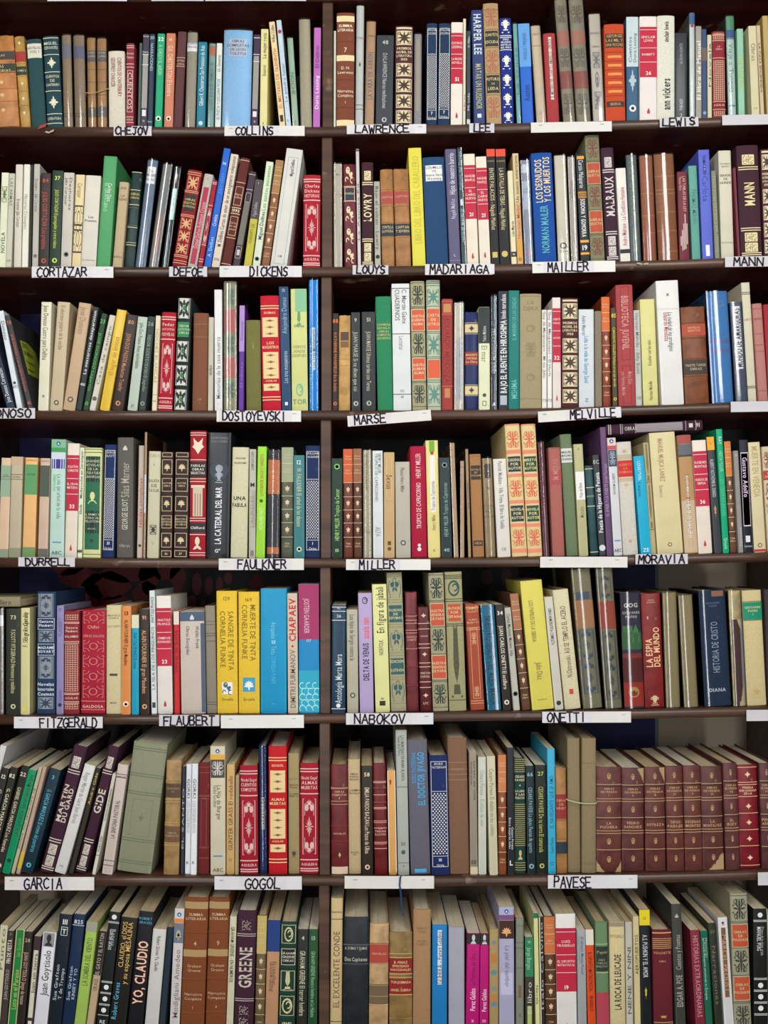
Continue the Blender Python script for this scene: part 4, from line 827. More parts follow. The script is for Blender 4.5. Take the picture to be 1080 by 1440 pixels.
667 766 668 207 h ccc096 | h 280 10 6c6448 BIBLIOTECA/CLASICA ; h 340 14 a89c74 SALAMBO ; h 825 10 605840 IBERIA ; d 640 660 4c4438 I | plain cream paper-covered book
769 830 773 212 p d88a4a | H 258 24 3c2418 13 ; d 300 590 4c2c1c ALAIN FOURNIER El gran Meaulnes ; o 832 18 f0d8c0 ; o 834 9 302018 ; s e07830 | orange paperback numbered thirteen
832 882 833 268 p 1c9cba | b 262 352 d6d2b4 ; d 380 610 145c74 ANATOLE FRANCE El crimen | cyan paperback with cream head
885 951 881 232 p 342a24 | K 91 d4a478 ALAIN FOURNIER El gran Meaulnes | dark brown paperback numbered ninety-one
955 992 941 115 p d2dad8 | u 740 345 585c5c LA ISLA DE LOS PINGUINOS ; u 320 155 484c4c ANATOLE FRANCE ; b 822 856 3c3c3c .6 ; s b8b8b0 | white paperback with spaced grey upward title
@ 230 805 4.5
-38 56 -50 148 p e2dcd4 | A 225 592 23 ANATOLE/FRANCE|CRIMEN DE/BONNARD ; s ccc8bc | cream paperback with crimson block numbered twenty-three
68 104 63 245 p c0242a | b 240 330 d8d2c0 ; d 370 630 7c1c20 BAJO EL SOL DE PARIS | slim scarlet paperback with cream head
107 266 96 247 p c6baae | b 247 308 4a5a70 ; b 322 885 4a5a70 .16 .42 ; m tree 265 300 c8d0d8 .25 ; d2 340 520 -.02 505458 Waldo Frank/Obras Escogidas | wide beige paperback with slate blue head
272 336 259 210 h 8a8272 | n 6c6454 310 330 ; n 5c5448 385 400 435 820 835 | taupe cloth book with dark rules
339 470 332 117 h e0bc38 | h 165 24 7c6c28 129 ; d 245 620 7c6828 SANGRE DE TINTA/CORNELIA FUNKE ; b 695 770 e4e4e0 .5 ; m fig 690 775 3c5c78 .55 ; h 802 18 6c5c24 Siruela | thick yellow book lettered 129
475 608 472 122 h e0bc3a | h 172 24 7c6c28 169 ; d 205 560 7c6828 MUERTE DE TINTA/CORNELIA FUNKE ; b 665 755 3c98b8 .58 ; m shell 670 750 e4e8e8 .5 ; h 802 18 6c5c24 Siruela | thick yellow book lettered 169
613 783 613 102 p 1492c2 | d2 315 420 0 78d0e8 Atrapados ; d2 465 520 0 68c4e0 Tinta ; d2 530 705 0 50b4d8 CORNELIA FUNKE ; h 830 14 50b4d8 mr ; h 440 20 c8ecf4 SE | very thick cyan paperback
785 852 779 132 p ccbca6 | U 435 165 c42832 CHAPAEV ; m rose 455 478 c02830 .3 ; u 855 490 6c645c DIMITRI FURMANOV | beige paperback lettered CHAPAEV in red
856 987 852 73 p 1c88c2 | b 73 425 a03262 ; b 620 885 28a0bc ; m waves 690 878 a0e0e8 .95 ; d2 165 385 .1 e0b8cc JOSTEIN GAARDER ; h 430 16 dcdce8 127 ; s 70244c | paperback, magenta above and rippling water below
= 5 R
@ 460 800 4.5
27 118 31 230 pg 1a3a50 | n d8dce0 268 325 242 885 ; h 250 12 c8d0d8 Pla ; H 298 18 c8d0d8 26 ; u 850 540 c8d4dc Antologia Marta Mora ; o 865 14 dcdcdc | dark teal paperback with white rules against the upright
125 201 120 257 p b2ae9a | d 290 580 4c4c44 Los hijos de Sergio contra la ; o 800 17 3c3c38 ; o 800 10 b2ae9a | grey paperback with round black badge
205 298 192 153 p b2a0c8 | m moon 175 225 30303c .45 ; U 705 470 38344c DELTA DE VENUS ; u 440 310 e84c58 anais nin | lilac paperback with black and red titles
304 400 281 97 p dcdc98 | u 405 115 3c3c30 En figura de jabali ; u 545 450 585840 NORFOLK ; b 835 865 282820 .4 ; h 820 12 30302c 316 | light yellow paperback with italic upward title
404 503 374 22 h a29e7e | m nouv 60 180 285a5c .85 ; b 230 338 305c5c .84 ; H 285 16 c8c090 BALNEARIO/DE/ESPUMAS ; m nouv 390 515 285a5c .85 ; b 565 668 305c5c .84 ; H 585 18 c8c090 EDICION ; H 640 18 c8c090 ILUSTRADA ; m nouv 710 835 285a5c .85 ; n 8c8460 40 50 195 212 352 368 530 548 685 700 850 | tall khaki volume with teal heart flowers
506 583 493 147 l 742c32 | r 290 395 500 620 740 ; n c09078 298 325 345 388 405 505 ; h 440 12 c8a090 ANGELES/COMTE | brick red leather book
588 664 569 240 l 5c1a20 | n d8b8a0 345 380 475 500 595 620 715 750 ; m rose 280 310 d8c0a0 .5 ; h 425 10 d8c0a0 CASAS ; m rose 525 555 d8c0a0 .5 ; h 670 14 d8c0a0 WINSTON/CHURCHILL ; m rose 785 815 d8c0a0 .5 ; h 850 14 d8c0a0 LFC | oxblood leather book with gilt rules
669 767 638 25 h 9e9a7a | F c8bc90 283838 c04e34 NUESTRA/SENORA/DE PARIS | khaki volume with black flowers and brick red blocks
773 882 742 18 h 9c9870 | m moon 65 180 285048 .75 ; b 222 330 bc4e34 .72 ; H 275 17 d8b888 UN PASEO/POR/ESPANA ; m palm 375 815 4c4c38 .8 ; n 2c3830 40 50 60 190 205 348 360 830 | khaki volume with palm frond and orange block
912 1001 874 222 h a04a36 | f 375 820 d0a070 .55 ; m flor 400 480 d0a070 .4 ; m flor 740 810 d0a070 .4 ; h 270 12 d8a880 ALONSO ; h 330 12 d8a880 ALMAS/MUERTAS ; n d0a070 245 372 385 835 850 ; m panel 235 260 d0a070 .8 | rust red embossed book with gilt frame
@ 660 800 4.5
110 206 63 230 pw 1c7896 | d 300 860 103c54 NUESTRO SENOR DEL ALBA MARIA ; s 28607c | teal paperback in torn shiny plastic
214 271 163 225 p 2c2824 | K 34 e4dccc JUAN CARLOS ONETTI El astillero | black paperback numbered thirty-four
276 325 217 245 p b0b0a2 | d 285 550 404038 Carlos Martinez Moreno Vida ; o 790 15 30302c ; o 790 8 b0b0a2 | narrow grey paperback with dark downward title
328 388 248 155 l 644430 | L a26c4a | brown and tan volume with gilt leaves, fifth row
397 536 318 73 p d4ca5a | s b0a858 ; d2 200 460 .1 787038 LOS PAPELES DE LA SIBERIA ; d2 590 700 .0 787038 Julio Diaz ; h 825 10 787038 Ed. Nova | very thick yellow paperback, fifth row
541 596 471 177 p c8c4b6 | d 250 480 383434 OBRA HUMORISTICA COMPLETA ; o 848 15 282824 | ivory paperback with black badge
607 707 525 130 h d0c8a4 | u 685 235 58503c N.Ostrovski. ASI SE TEMPLO EL ACERO ; b 760 792 c43838 .25 | cream book with red emblem near its foot
722 850 640 -5 hw 8a8468 | m flor 20 130 908868 .7 ; b 145 195 50606c .7 ; b 198 372 b0825a ; m arab 385 580 44586c .7 ; m arab 585 790 44586c .7 ; f 385 790 44586c .8 | tall tooled volume in plastic with tan block
860 973 795 -5 hw 848068 | m arab 40 190 444c4c .7 ; b 205 380 a04c34 ; m arab 395 590 444c4c .7 ; m arab 595 820 444c4c .7 ; f 395 825 3c4444 .8 | tall tooled volume in plastic with brick block
@ 840 800 4.5
170 302 140 150 hw 3c384a | s b8a878 ; H 230 26 d8d4c8 GOG ; h 290 17 d0ccc0 GIOVANNI/PAPINI ; b 360 400 4a7c48 .5 -.2 ; b 400 510 3c6c40 ; b 535 565 8c3024 ; b 565 718 601a18 ; b 718 870 a42c20 ; o 780 34 b89850 ; H 780 18 4c3828 MAS ; m tree 350 470 4c8c4c .6 .2 | illustrated book in plastic lettered GOG
307 430 277 155 l 7e201e | U 620 370 e4b888 LA ESPIA/DEL MUNDO ; h 205 9 d8a888 NIEVES/REVERTE ; m cup 795 865 c8b088 .5 ; b 300 318 d8a888 .06 -.2 | dark red book lettered LA ESPIA DEL MUNDO
434 536 408 150 hw 988c66 | | worn khaki book in plastic, first of pair
540 642 500 168 hw 988c66 | | worn khaki book in plastic, second of pair
683 858 640 135 hw 203652 | s 3c4838 ; b 140 175 a07058 .45 .2 ; u 655 335 a0b0bc HISTORIA DE CRISTO ; h 225 12 7888a0 GIOVANNI/PAPINI ; H 765 22 c8d0d4 DIANA | wide navy book in glossy plastic lettered DIANA
863 948 828 138 lw c0b080 | b 320 870 4c3028 .66 -.02 ; x 320 420 c0b080 .3 .25 ; x 700 880 c0b080 .4 .2 ; b 320 870 8898b8 .14 .42 | worn cream book with peeling brown spine
955 1077 918 135 h c6b686 | b 210 322 0c8462 ; h 265 14 d8c890 GIOVANNI/PAPINI/I ; m nouv 755 815 b89858 .4 ; n 806840 205 325 | cream cloth book with emerald title band
1082 1150 1052 130 h 3a3032 | u 560 360 a03848 OBRAS | dark book at fifth row's outer end
= 6 L
@ 0 1020 4.5
-214 -172 2 128 p cfcfcb | s c8c8c4 ; d 400 800 606060 CIEN ANOS | large-format leaning white book
-152 -106 18 270 p 2a2a24 | K 12 d8d4c0 G. GARCIA MARQUEZ | black paperback at the bay's outer end
-100 -52 72 265 p 28281e | K 82 d8d4b8 G. GARCIA MARQUEZ El coronel | leaning black paperback, outer of two
-46 4 138 255 p 262420 | s 6c5c28 ; K 22 d8c8a8 GABRIEL GARCIA MARQUEZ Los funerales | leaning black paperback beside green one
8 62 182 282 p 0c8a5a | u 700 310 2c5c44 LA HOJARASCA Gabriel Garcia Marquez ; o 855 13 143828 | leaning green paperback
64 92 245 265 p b2aa8e | d 400 780 787058 El coronel no tiene | slim leaning ivory paperback
95 126 270 262 p b49a88 | b 800 905 c8a838 | slim leaning pinkish brown paperback
122 202 312 275 p 16303e | K 3 60b0c4 G. GARCIA MARQUEZ El otono del patriarca ; s 1884b4 | leaning dark blue paperback with bright blue cover
247 336 470 130 h 3a1a2e | s 4a2440 ; P c8c0b0 610 330 MARTIN/DU GARD | leaning plum volume lettered MARTIN DU GARD
340 424 538 250 p d4d4d0 | s 8c8c84 ; d 300 620 888c90 Roger Martin du Gard Jean Barois ; h 890 16 6890b0 PK | leaning white paperback between plum volumes
427 463 605 270 p 2c2820 | u 500 300 c8b060 Andre Gide | thin black leaning paperback with yellow lettering
470 562 690 132 h 3a1a2e | s 4a2440 ; P c8c0b0 555 405 GIDE | leaning plum volume lettered GIDE
574 608 706 308 p cac6b8 | u 600 400 484844 Prometeo mal encadenado ; u 800 700 484844 Andre Gide ; n 3c3c38 822 | slim leaning ivory paperback beside plum volume
640 712 745 248 p c6b8ae | s a8a098 ; u 715 475 585054 LA SINFONIA PASTORAL ; n 484044 310 330 855 885 ; h 325 9 484044 ANDRE GIDE | leaning pinkish white paperback lettered LA SINFONIA PASTORAL
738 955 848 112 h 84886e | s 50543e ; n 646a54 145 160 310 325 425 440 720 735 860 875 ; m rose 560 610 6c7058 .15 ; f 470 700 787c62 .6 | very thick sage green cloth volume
@ 230 1020 4.5
0 96 20 222 l a48454 | s 6c5838 ; r 350 362 472 490 620 632 745 762 ; b 370 458 54402e ; h 410 13 a89468 GALSWORTHY/IV ; b 640 742 6a4c34 ; h 690 12 b09c74 OBRAS/COMPLETAS | mottled tan leather volume with brown labels
106 129 118 260 p 282e3a | u 780 400 a0a8b0 EL SANTO | slim navy paperback beside white pair
131 168 141 245 p d4d8dc | s 8c9094 ; d 340 460 484c50 GORKI ; d 480 680 a0a4a8 LOS VAGABUNDOS ; h 868 18 303030 K | slim white paperback, first of pair
170 209 181 243 p dce0e4 | s 6c7074 ; d 340 460 484c50 GORKI ; d 480 680 a0a4a8 LOS DEGENERADOS ; h 868 18 303030 K | slim white paperback, second of pair
215 288 222 235 h 6a1e20 | n 8c4840 265 300 445 450 465 775 840 ; f 460 770 8c4840 .5 | maroon checked book beside white pair
294 392 292 132 p ccc4aa | s 605c50 ; b 185 217 d8a840 ; b 217 332 484440 .92 ; m flor 225 320 c8c4bc .8 ; Z 163 ; d2 380 600 -.1 686048 La hija de Burger ; d2 380 520 .16 888068 Nadine Gordimer ; b 823 832 4c84b8 .6 | cream newspaper-series paperback with grey photograph
396 447 398 248 p c8a468 | s 584c34 ; u 790 320 6c5030 GUNTER GRASS El rodaballo ; f 845 860 9c7c48 .3 | narrow tan paperback
450 476 455 320 p a08c68 | | short thin tan paperback
481 598 478 255 h 9c1428 | s 7c1420 ; R Nicolai Gogol/CUENTOS/COMPLETOS | red silver-tooled book beside blue cloth one
604 658 598 130 hw 24366a | s 182444 ; b 455 658 b4b4a4 .45 ; u 650 460 40444c TARAS BULBA | blue cloth book in plastic with paper label
666 782 663 132 h bc1822 | s 8c1420 ; G GOGOL ALMAS_MUERTAS | scarlet gilt-panelled book, sixth row
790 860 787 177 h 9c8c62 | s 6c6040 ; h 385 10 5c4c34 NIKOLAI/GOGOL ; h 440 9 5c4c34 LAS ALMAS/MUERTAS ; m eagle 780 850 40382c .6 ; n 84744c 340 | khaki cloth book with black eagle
863 980 863 240 h 9c1428 | R Nicolai Gogol/ALMAS/MUERTAS ; s 7c1420 | red silver-tooled book against the upright, sixth row
= 6 R
@ 460 1020 4.5
27 135 22 250 l 6c2224 | r 390 490 640 735 ; n b88c70 395 400 480 500 ; h 440 13 d0a888 OBRAS/COMPLETAS/II ; h 685 12 c8a888 NOVELAS ; m rose 800 840 c8a888 .2 ; b 895 945 d0b8a0 .95 | oxblood leather volume with torn pale foot
137 216 130 215 h bca67e | s 887850 ; h 325 11 403830 EMILIA/PARDO/BAZAN ; h 420 12 403830 LA QUIMERA/NOVELA ; h 810 9 605440 MADRID/1910 | tan paper-covered book with faint print
219 295 215 255 p 30281e | K 58 e0c8a8 EMILIA PARDO BAZAN Los Pazos de Ulloa | dark brown paperback numbered fifty-eight
298 383 286 240 l 6e1a1e | n d8a898 355 363 398 440 488 520 528 605 615 650 740 750 780 ; r 400 490 610 745 ; h 670 13 d8b098 LA/TRIBUNA/ILUSTRE | red leather volume with many gilt rules
392 443 380 285 p d8a25a | s e0e0e0 ; b 285 930 e4e4e8 .1 -.45 ; b 285 930 e4e4e8 .1 .45 ; m leaf 330 390 b03020 .35 -.12 | amber paperback with white edges
449 523 432 30 p a8b0a4 | s 606860 ; d2 65 350 -.1 5c6460 LAS MEMORIAS DE MAMA BLANCA ; d2 65 190 .18 5c6460 Teresa de la Parra ; n 606860 390 870 ; h 750 20 384440 S5 ; o 803 14 4c5850 ; h 890 14 485450 9 | tall grey green paperback
527 656 504 90 h 62606c | s 403c48 ; u2 365 170 -.22 38a0dc BORIS PASTERNAK ; U2 505 170 .14 3aa4e0 EL DOCTOR JIVAGO ; b 908 932 4ca4d4 .6 | wide slate book with bright blue upward title
660 778 645 190 h 16265c | H7 10 BORIS/PASTERNAK ; s 101c44 | navy honeycomb volume, sixth row
779 903 760 80 h 7a5a44 | s 503828 ; n 98785c 235 280 310 345 ; h 275 10 a88c6c PASTERNAK | thick plain brown cloth book
905 953 897 170 p 948878 | s 8c7c60 ; d 225 530 50483c cartas de vida / fernando pavese ; b 895 940 c8b898 ; h 865 24 30281c EE | narrow grey brown paperback
@ 660 1020 4.5
58 117 55 200 p c4c8b8 | s 8c9080 ; d 285 640 98a090 Cesare Pavese - El oficio de vivir | pale green white paperback
119 181 100 195 p c8c4a6 | s 989070 ; d 275 700 8c8868 Cesare Pavese El diablo en las colinas | cream paperback with spotted edge
184 235 180 185 l 8a4a28 | L c47a4a ; s 603820 | orange and brown leaf volume, sixth row
242 287 236 140 p 24262a | s 3c4450 ; d2 585 780 .15 dce0e0 Entre mujeres solas ; d2 645 785 -.2 dce0e0 Cesare Pavese ; H 870 30 e4e4e4 L | black paperback with white title low on spine
290 359 285 207 h 163a32 | n b09c60 215 228 241 254 267 280 293 500 513 526 539 552 565 578 591 604 617 630 643 656 669 682 695 708 721 734 747 760 870 885 900 915 ; H 335 14 d0c8a0 CESARE/PAVESE ; m leaf 372 388 d0c8a0 .2 ; H 437 14 d0c8a0 LA LUNA/Y LAS/FOGATAS ; m head 785 850 b8ac78 .5 | dark green book banded with gold stripes
367 420 355 255 p 1a2a2e | K 66 88b0b4 CESARE PAVESE La playa Fiestas de agosto | blue black paperback numbered sixty-six
425 496 415 250 p 1c241e | K 27 b4b860 CESARE PAVESE De tu tierra El camarada | blackish paperback with yellow green title
500 550 492 148 p 3aa8cc | s 16323e ; u 650 320 246c84 EL NAVEGANTE QUE SE AMO ; u 810 710 246c84 Cesare Pavese ; f 865 885 246c84 .4 | bright cyan paperback, sixth row
553 622 543 270 l a87844 | s 604830 ; b 437 592 8a2a2c ; h 500 16 c8a068 OBRAS/DE/HENRY ; b 738 812 24303c ; n 805428 600 720 | tan leather book with red label beside banded pair
628 708 622 82 h 867656 | s 5c5038 | tall khaki cloth book, first of banded pair
711 801 711 82 h 887858 | n 786848 240 870 880 | tall khaki cloth book, second of banded pair
805 963 805 265 l 643430 | Q I LA_PUCHERA ; x 850 938 a88c64 .34 -.33 ; x 850 938 a88c64 .26 .37 | brown leather set volume nearest the khaki pair
@ 840 1020 4.5
160 302 158 270 l 5c302e | Q II PEDRO_SANCHEZ ; x 272 372 a88c64 .28 .36 | brown leather set volume, second from khaki pair
307 438 299 265 l 60322c | Q III SOTILEZA ; x 267 375 a88c64 .28 .36 | brown leather set volume with torn corner, third of set
442 553 427 258 l 64342e | Q IV TIPOS_PAISAJES | narrower brown leather set volume, fourth of set
557 667 541 255 l 64342e | Q V ESCENAS_MONTES | narrower brown leather set volume, fifth of set
672 807 656 260 l 5a302c | Q VI LA_MONTALVEZ ; x 790 935 a88c64 .78 .11 | brown leather set volume with large torn foot
812 903 790 240 l 5e3434 | Q VII EL_BUEY | brown leather set volume beside red one
912 1036 890 250 l 7a121e | n d8b088 265 360 375 450 555 660 762 885 ; m rose 290 330 e0c8a0 .32 ; H 412 12 e0c8a0 PEREDA/DON GONZALO/DE LA ; m rose 492 530 e0c8a0 .32 ; m rose 595 632 e0c8a0 .32 ; m rose 698 735 e0c8a0 .32 ; m rose 818 855 e0c8a0 .32 | bright red leather volume with gilt flowers
1043 1130 1021 240 l 5a3032 | Q VIII PENAS_ARRIBA | brown leather volume at sixth row's outer end
= 7 L
@ 0 1230 4.5 945
-52 -3 0 320 p c8c4a6 | u 600 340 787458 Punto ; s 989878 | leaning ivory paperback at the bay's outer end
2 42 50 355 p 3c3430 | U 560 410 d8d0c0 FIN DE FIESTA ; u 790 600 b8a8a0 JUAN GOYTISOLO ; h 375 16 a09890 3 ; s 787060 | dark brown paperback lettered FIN DE FIESTA
46 104 100 348 p c8c48c | b 348 1020 187a38 .72 ; u 850 600 b8c060 Luto en el Paraiso ; u 520 400 80b060 Juan Goytisolo ; s 98906c | green paperback edged with cream
107 158 160 360 p 2a2420 | h 415 22 c8a890 28 ; d 490 820 c8a890 JUAN GOYTISOLO Juego de manos ; s d87828 | black paperback with orange cover
164 210 214 390 p 3c2c30 | b 478 905 c6c6ae .62 ; u 750 500 404038 Juan sin tierra ; b 925 945 d8d0b8 .5 ; s b8a070 | brown paperback with long pale label
215 300 275 365 p dcdce2 | b 368 456 8c8c90 .8 ; m head 372 452 302c2c .7 ; u 765 480 24242c Juan Goytisolo ; s b8b8b8 | white paperback with portrait, bottom row
305 388 379 250 p 141e2a | H 298 32 d8dcdc 111 ; f 330 385 d8dcdc .5 ; H 358 30 d8dcdc T ; u 795 545 b8c4cc Sue Grafton / T de Trampa ; s 1c2838 | blackish paperback numbered with three ones
393 468 468 250 p 132a48 | H 298 24 c8d0dc 825 ; n c8d0dc 320 ; u 795 535 b8c4d4 Sue Grafton / KINSEY Y YO ; s 183050 | navy paperback numbered in the eight hundreds
473 545 553 300 p 9cbc56 | b 300 360 98988c ; u 700 400 587030 LA SOMBRA DEL VIENTO ; s a8a8a0 | lime paperback with grey dotted edge
547 600 630 355 p b49c7c | b 355 635 26221e ; u 630 370 b8b0a0 EL GATO Y EL RATON ; u 735 660 685848 GRASS | paperback, black above and tan below
605 683 686 235 p 141c1c | o 268 16 e0e0dc ; o 712 16 e0e0dc ; o 785 16 e0e0dc ; o 857 16 e0e0dc ; n c0c0bc 298 305 675 682 745 752 818 825 888 ; d2 345 475 .1 dcdcdc GUNTER GRASS ; d2 345 450 -.15 a8a8a8 Ratesa ; s 303c38 ; h 930 22 dcdcd8 RE | black paperback with four white dots, left bay
690 800 768 270 p 1c1a14 | u2 585 300 -.2 d8b060 CLAUDIO, el DIOS ; u2 690 300 .12 d8b060 y su esposa MESALINA ; u2 915 685 -.25 58b0d4 Robert Graves ; s 3c3020 | black paperback with gold title and pale blue author
806 903 880 232 p 14141c | U 820 420 f0bca0 YO, CLAUDIO ; h 290 16 58a8c0 ROBERT/GRAVES ; s 24282c | black paperback lettered YO, CLAUDIO
916 1002 968 345 p cacac4 | d 390 610 48484c Robert Graves Yo, Claudio ; s 787870 | plain grey white paperback with tiny title
1006 1052 1060 330 p 1c2c38 | s 2c4450 | narrow dark blue paperback beside newspaper series
@ 230 1230 4.5 945
28 103 60 215 p cac6c4 | b 278 306 d88840 ; b 308 432 687484 .95 ; m shell 330 425 c8b898 .6 ; Z 252 ; u 905 475 8c7874 Modigliani Amedeo ; s 9c9c98 | newspaper-series paperback with blue photograph
106 258 136 145 h 78401e | SUM a88c5c c8a888 4 Graham/Greene I | brown leatherette volume numbered four
262 393 287 145 h 78401e | SUM a88c5c c8a888 9 Graham/Greene II ; s 5c3018 | brown leatherette volume numbered nine
397 441 420 265 p cac6aa | d 330 680 383828 GRAHAM GREENE - EN NUMEROS ; s b0a888 | narrow cream paperback between brown and plum
446 567 470 228 h 3a1a2c | U 715 460 c0b8a8 GREENE ; m seal 285 355 b8b0a0 .55 ; n c0b8b0 375 388 785 798 ; m seal 825 890 b8b0a0 .55 ; m seal 900 965 b8b0a0 .55 ; s 482038 | plum volume lettered GREENE
576 637 594 258 l 6c5a3c | L bca864 ; s 8c8060 | worn mustard volume with gilt leaves, bottom row
641 722 659 285 p b88a66 | b 270 487 1c3a78 ; d2 550 740 .1 705840 GRAHAM GREENE ; d2 550 700 -.15 705840 El revolver ; s a08c6c | paperback, blue above and tan below
727 832 742 300 h 16382c | f 318 435 d0c8a0 .84 ; m moon 325 430 c8c090 .6 ; b 468 572 1c2020 .84 ; f 468 572 d8d4c0 .84 ; h 520 15 d8d4c0 GRAHAM/GREENE/OBRAS ; f 608 735 d0c8a0 .84 ; m palm 615 730 c8c090 .7 ; f 768 892 d0c8a0 .84 ; m moon 775 885 c8c090 .7 ; r 452 590 752 908 ; m flor 930 1000 c8c090 .7 | green volume with framed gilt scenes
838 909 848 345 p 282a24 | K 4 c4c4a4 GRAHAM GREENE El tercer hombre ; s a09c88 | blackish paperback numbered four
913 985 920 345 p 1c4c2c | K 13 90b890 GRAHAM GREENE Nuestro hombre en La Habana ; s a09c88 | forest green paperback against the upright
= 7 R
@ 460 1230 4.5 945
10 93 17 150 h c6ae7e | u 840 360 685840 EL EXCELENTE CONDE ; h 235 12 383028 Benito Perez ; n 484030 282 930 ; s a89060 | tall buff book lettered EL EXCELENTE CONDE
95 259 104 270 l 1b2328 | h 465 18 b8b8a8 A. DUMAS Y DUMAS ; h 535 24 c8c4a8 Dos Capitanes ; n 586060 445 565 ; b 440 445 484f50 | thick black leather volume with script title
264 388 270 310 l b8966a | b 435 565 a64236 ; h 500 14 d8a890 NOVELAS ; b 690 820 6a5840 ; n a08c64 440 560 700 770 ; r 430 690 825 | cream leather volume with orange red label
390 540 390 365 l 8a6e3e | r 510 635 765 912 ; b 530 622 8a1a1c ; h 578 15 e0c890 B. PEREZ/EPISODIOS/NACIONALES ; b 660 755 8a1a1c ; h 705 16 e0c890 TORQUEMADA/_/ANGEL GUERRA ; n c8ac68 500 525 628 650 760 | gilt brown leather volume with two red labels
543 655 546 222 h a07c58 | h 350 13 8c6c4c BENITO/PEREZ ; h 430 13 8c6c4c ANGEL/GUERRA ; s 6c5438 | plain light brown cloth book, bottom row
663 758 665 315 p 1878ba | b 350 695 d0d8e0 .28 ; u 690 360 485868 GUERRA - Perez Galdos ; s b09c78 | bright blue paperback with narrow white label
766 875 765 330 pw c6c6d2 | s 24242c | thick white book in plastic with red band behind
877 962 885 370 p b80e72 | b 370 440 2a282c ; m head 375 438 c8c4c4 .5 ; u 860 720 f0dce8 Perez Galdos ; u 700 500 8c0c58 La Fontana de Oro ; h 925 18 e0c0d0 31 ; s c8c4bc | magenta paperback with portrait, first of pair
966 1023 970 370 p b80e72 | b 370 445 2a282c ; m head 375 440 c8c4c4 .7 ; u 865 725 f0dce8 Perez Galdos ; h 925 18 e0c0d0 30 ; s c8c4bc | magenta paperback with portrait, second of pair
@ 660 1230 4.5 945
126 187 126 345 h a48c5c | o 430 14 6c8890 ; o 620 18 5c8490 ; o 720 14 708c8c ; o 820 18 5c8490 ; b 500 560 b8783c .6 ; b 760 800 b8783c .6 ; s 8c7850 | blotched tan book beside magenta pair
189 288 186 205 p a8a6c4 | b 255 287 7a4c78 ; b 290 405 40281e .95 ; m shell 320 395 e0a870 .7 ; Z 232 ; d2 450 710 -.05 7c6c8c La piel del tambor ; b 620 760 b8b8d0 .8 ; s 605c74 | lilac newspaper-series paperback with night photograph
290 349 290 275 pw a2a690 | n 7c8070 325 430 590 ; h 465 9 686c5c NOVELAS ; b 700 780 987860 .4 ; h 890 20 485858 S | grey green paperback in plastic, bottom row
353 411 350 395 p 3a3a32 | b 395 645 2a7c50 ; h 425 15 b0d0b8 35 ; d 460 600 a0c8a8 Jorge Borges ; u 880 680 c0c0b0 El libro ; b 830 945 a8b860 .5 | short green and grey paperback
415 446 401 240 p d0d090 | b 240 275 16704a ; d 700 820 606040 Novela ; s 2c6c40 | tall slim cream paperback with green head
449 480 438 265 p 24201e | b 265 945 ccc8b0 .3 -.4 ; u 850 300 a8a49c Italo Calvino ; s 989080 | slim black and cream paperback
484 554 471 265 l 5a3824 | L c26e3c ; s 584430 | orange topped leaf volume, bottom row
557 684 546 248 p e0dcd6 | A 338 740 19 LUIGI/PIRANDELLO|EL DIFUNTO/MATIAS PASCAL ; s a8a8a0 | wide cream paperback with crimson block numbered nineteen
687 744 678 350 p 9ca0a2 | d2 395 630 -.1 485c78 El difunto Matias Pascal ; d2 395 560 .2 8098b0 Luigi Pirandello ; s a8a494 | grey blue paperback beside wide crimson-block one
748 802 731 345 p d84a1a | b 345 445 d8d4c4 ; d 490 740 5c2c18 EL DIFUNTO MATIAS PASCAL ; d 765 865 5c2c18 PIRANDELLO ; s a09884 | orange red paperback with cream head
806 886 793 300 h 62805c | b 455 612 28342a .9 ; h 490 18 a8a078 Papini ; h 560 13 a0a080 DIEZ/OBRAS/MAESTRAS ; b 745 1020 a83c4e ; n b8c090 440 620 ; s 585c50 | book, sage green above and red below
892 990 884 300 h cabc8e | U 855 505 3c3830 LA ROCA DE LEUCADE ; h 390 20 988868 PITIGRILLI ; s 888068 ; b 300 330 988870 | cream book lettered LA ROCA DE LEUCADE
994 1040 986 300 p b8b4a8 | u 880 460 585858 NENE Y NINI ; s 989080 | narrow silver grey paperback
1043 1083 1030 265 p cabc8a | u 630 380 484030 AEROPUERTOS ; s a89c78 | narrow cream paperback beside yellow-headed black one
@ 840 1230 4.5 945
279 346 264 220 p 14181c | b 220 320 dac81c ; h 275 18 7c7010 12 ; d 380 650 d0d4d8 A.S. PUSHKIN Y EL AMOR ; m leaf 700 790 d0b840 .3 ; s 3c3830 | black paperback with bright yellow head
357 486 345 350 h 601a24 | b 365 372 c8a868 ; n c0a060 405 417 429 441 453 465 ; h 495 15 c8a070 POUCHETTE ; h 548 11 c8a070 OBRA ; m eagle 885 915 c0a060 .5 ; n c0a060 935 948 ; s 402028 | wine red book with gilt striped head
489 556 459 185 p 3c3e38 | U 835 635 98968c EDGAR A. POE ; u 600 380 a8a498 Cuentos y Poemas ; m tree 245 272 b8b4a8 .5 ; s 24241e | dark grey paperback with pale upward titles
620 680 584 350 p 7e2638 | d 385 900 c08890 HISTORIAS EXTRAORDINARIAS ; s b8a47c | wine red paperback showing buff cover
684 736 650 355 p 0c5c46 | d2 400 790 .12 c0d8c0 Jan Potocki Manuscrito encontrado en Zaragoza ; d2 400 525 -.2 a0c8b0 Manuscrito ; s 1c3c30 | dark green paperback with bold pale title
738 790 691 305 p 2c3026 | h 360 20 787c60 50 ; d 450 820 686c54 Narraciones ; s 8c8468 | olive black paperback behind green one
800 862 757 270 p d4d4d2 | b 335 775 78543a .45 ; d 380 740 b89878 MARCEL PROUST ; m cup 295 320 484c54 .4 ; s 9c9078 | white paperback with long brown photograph strip
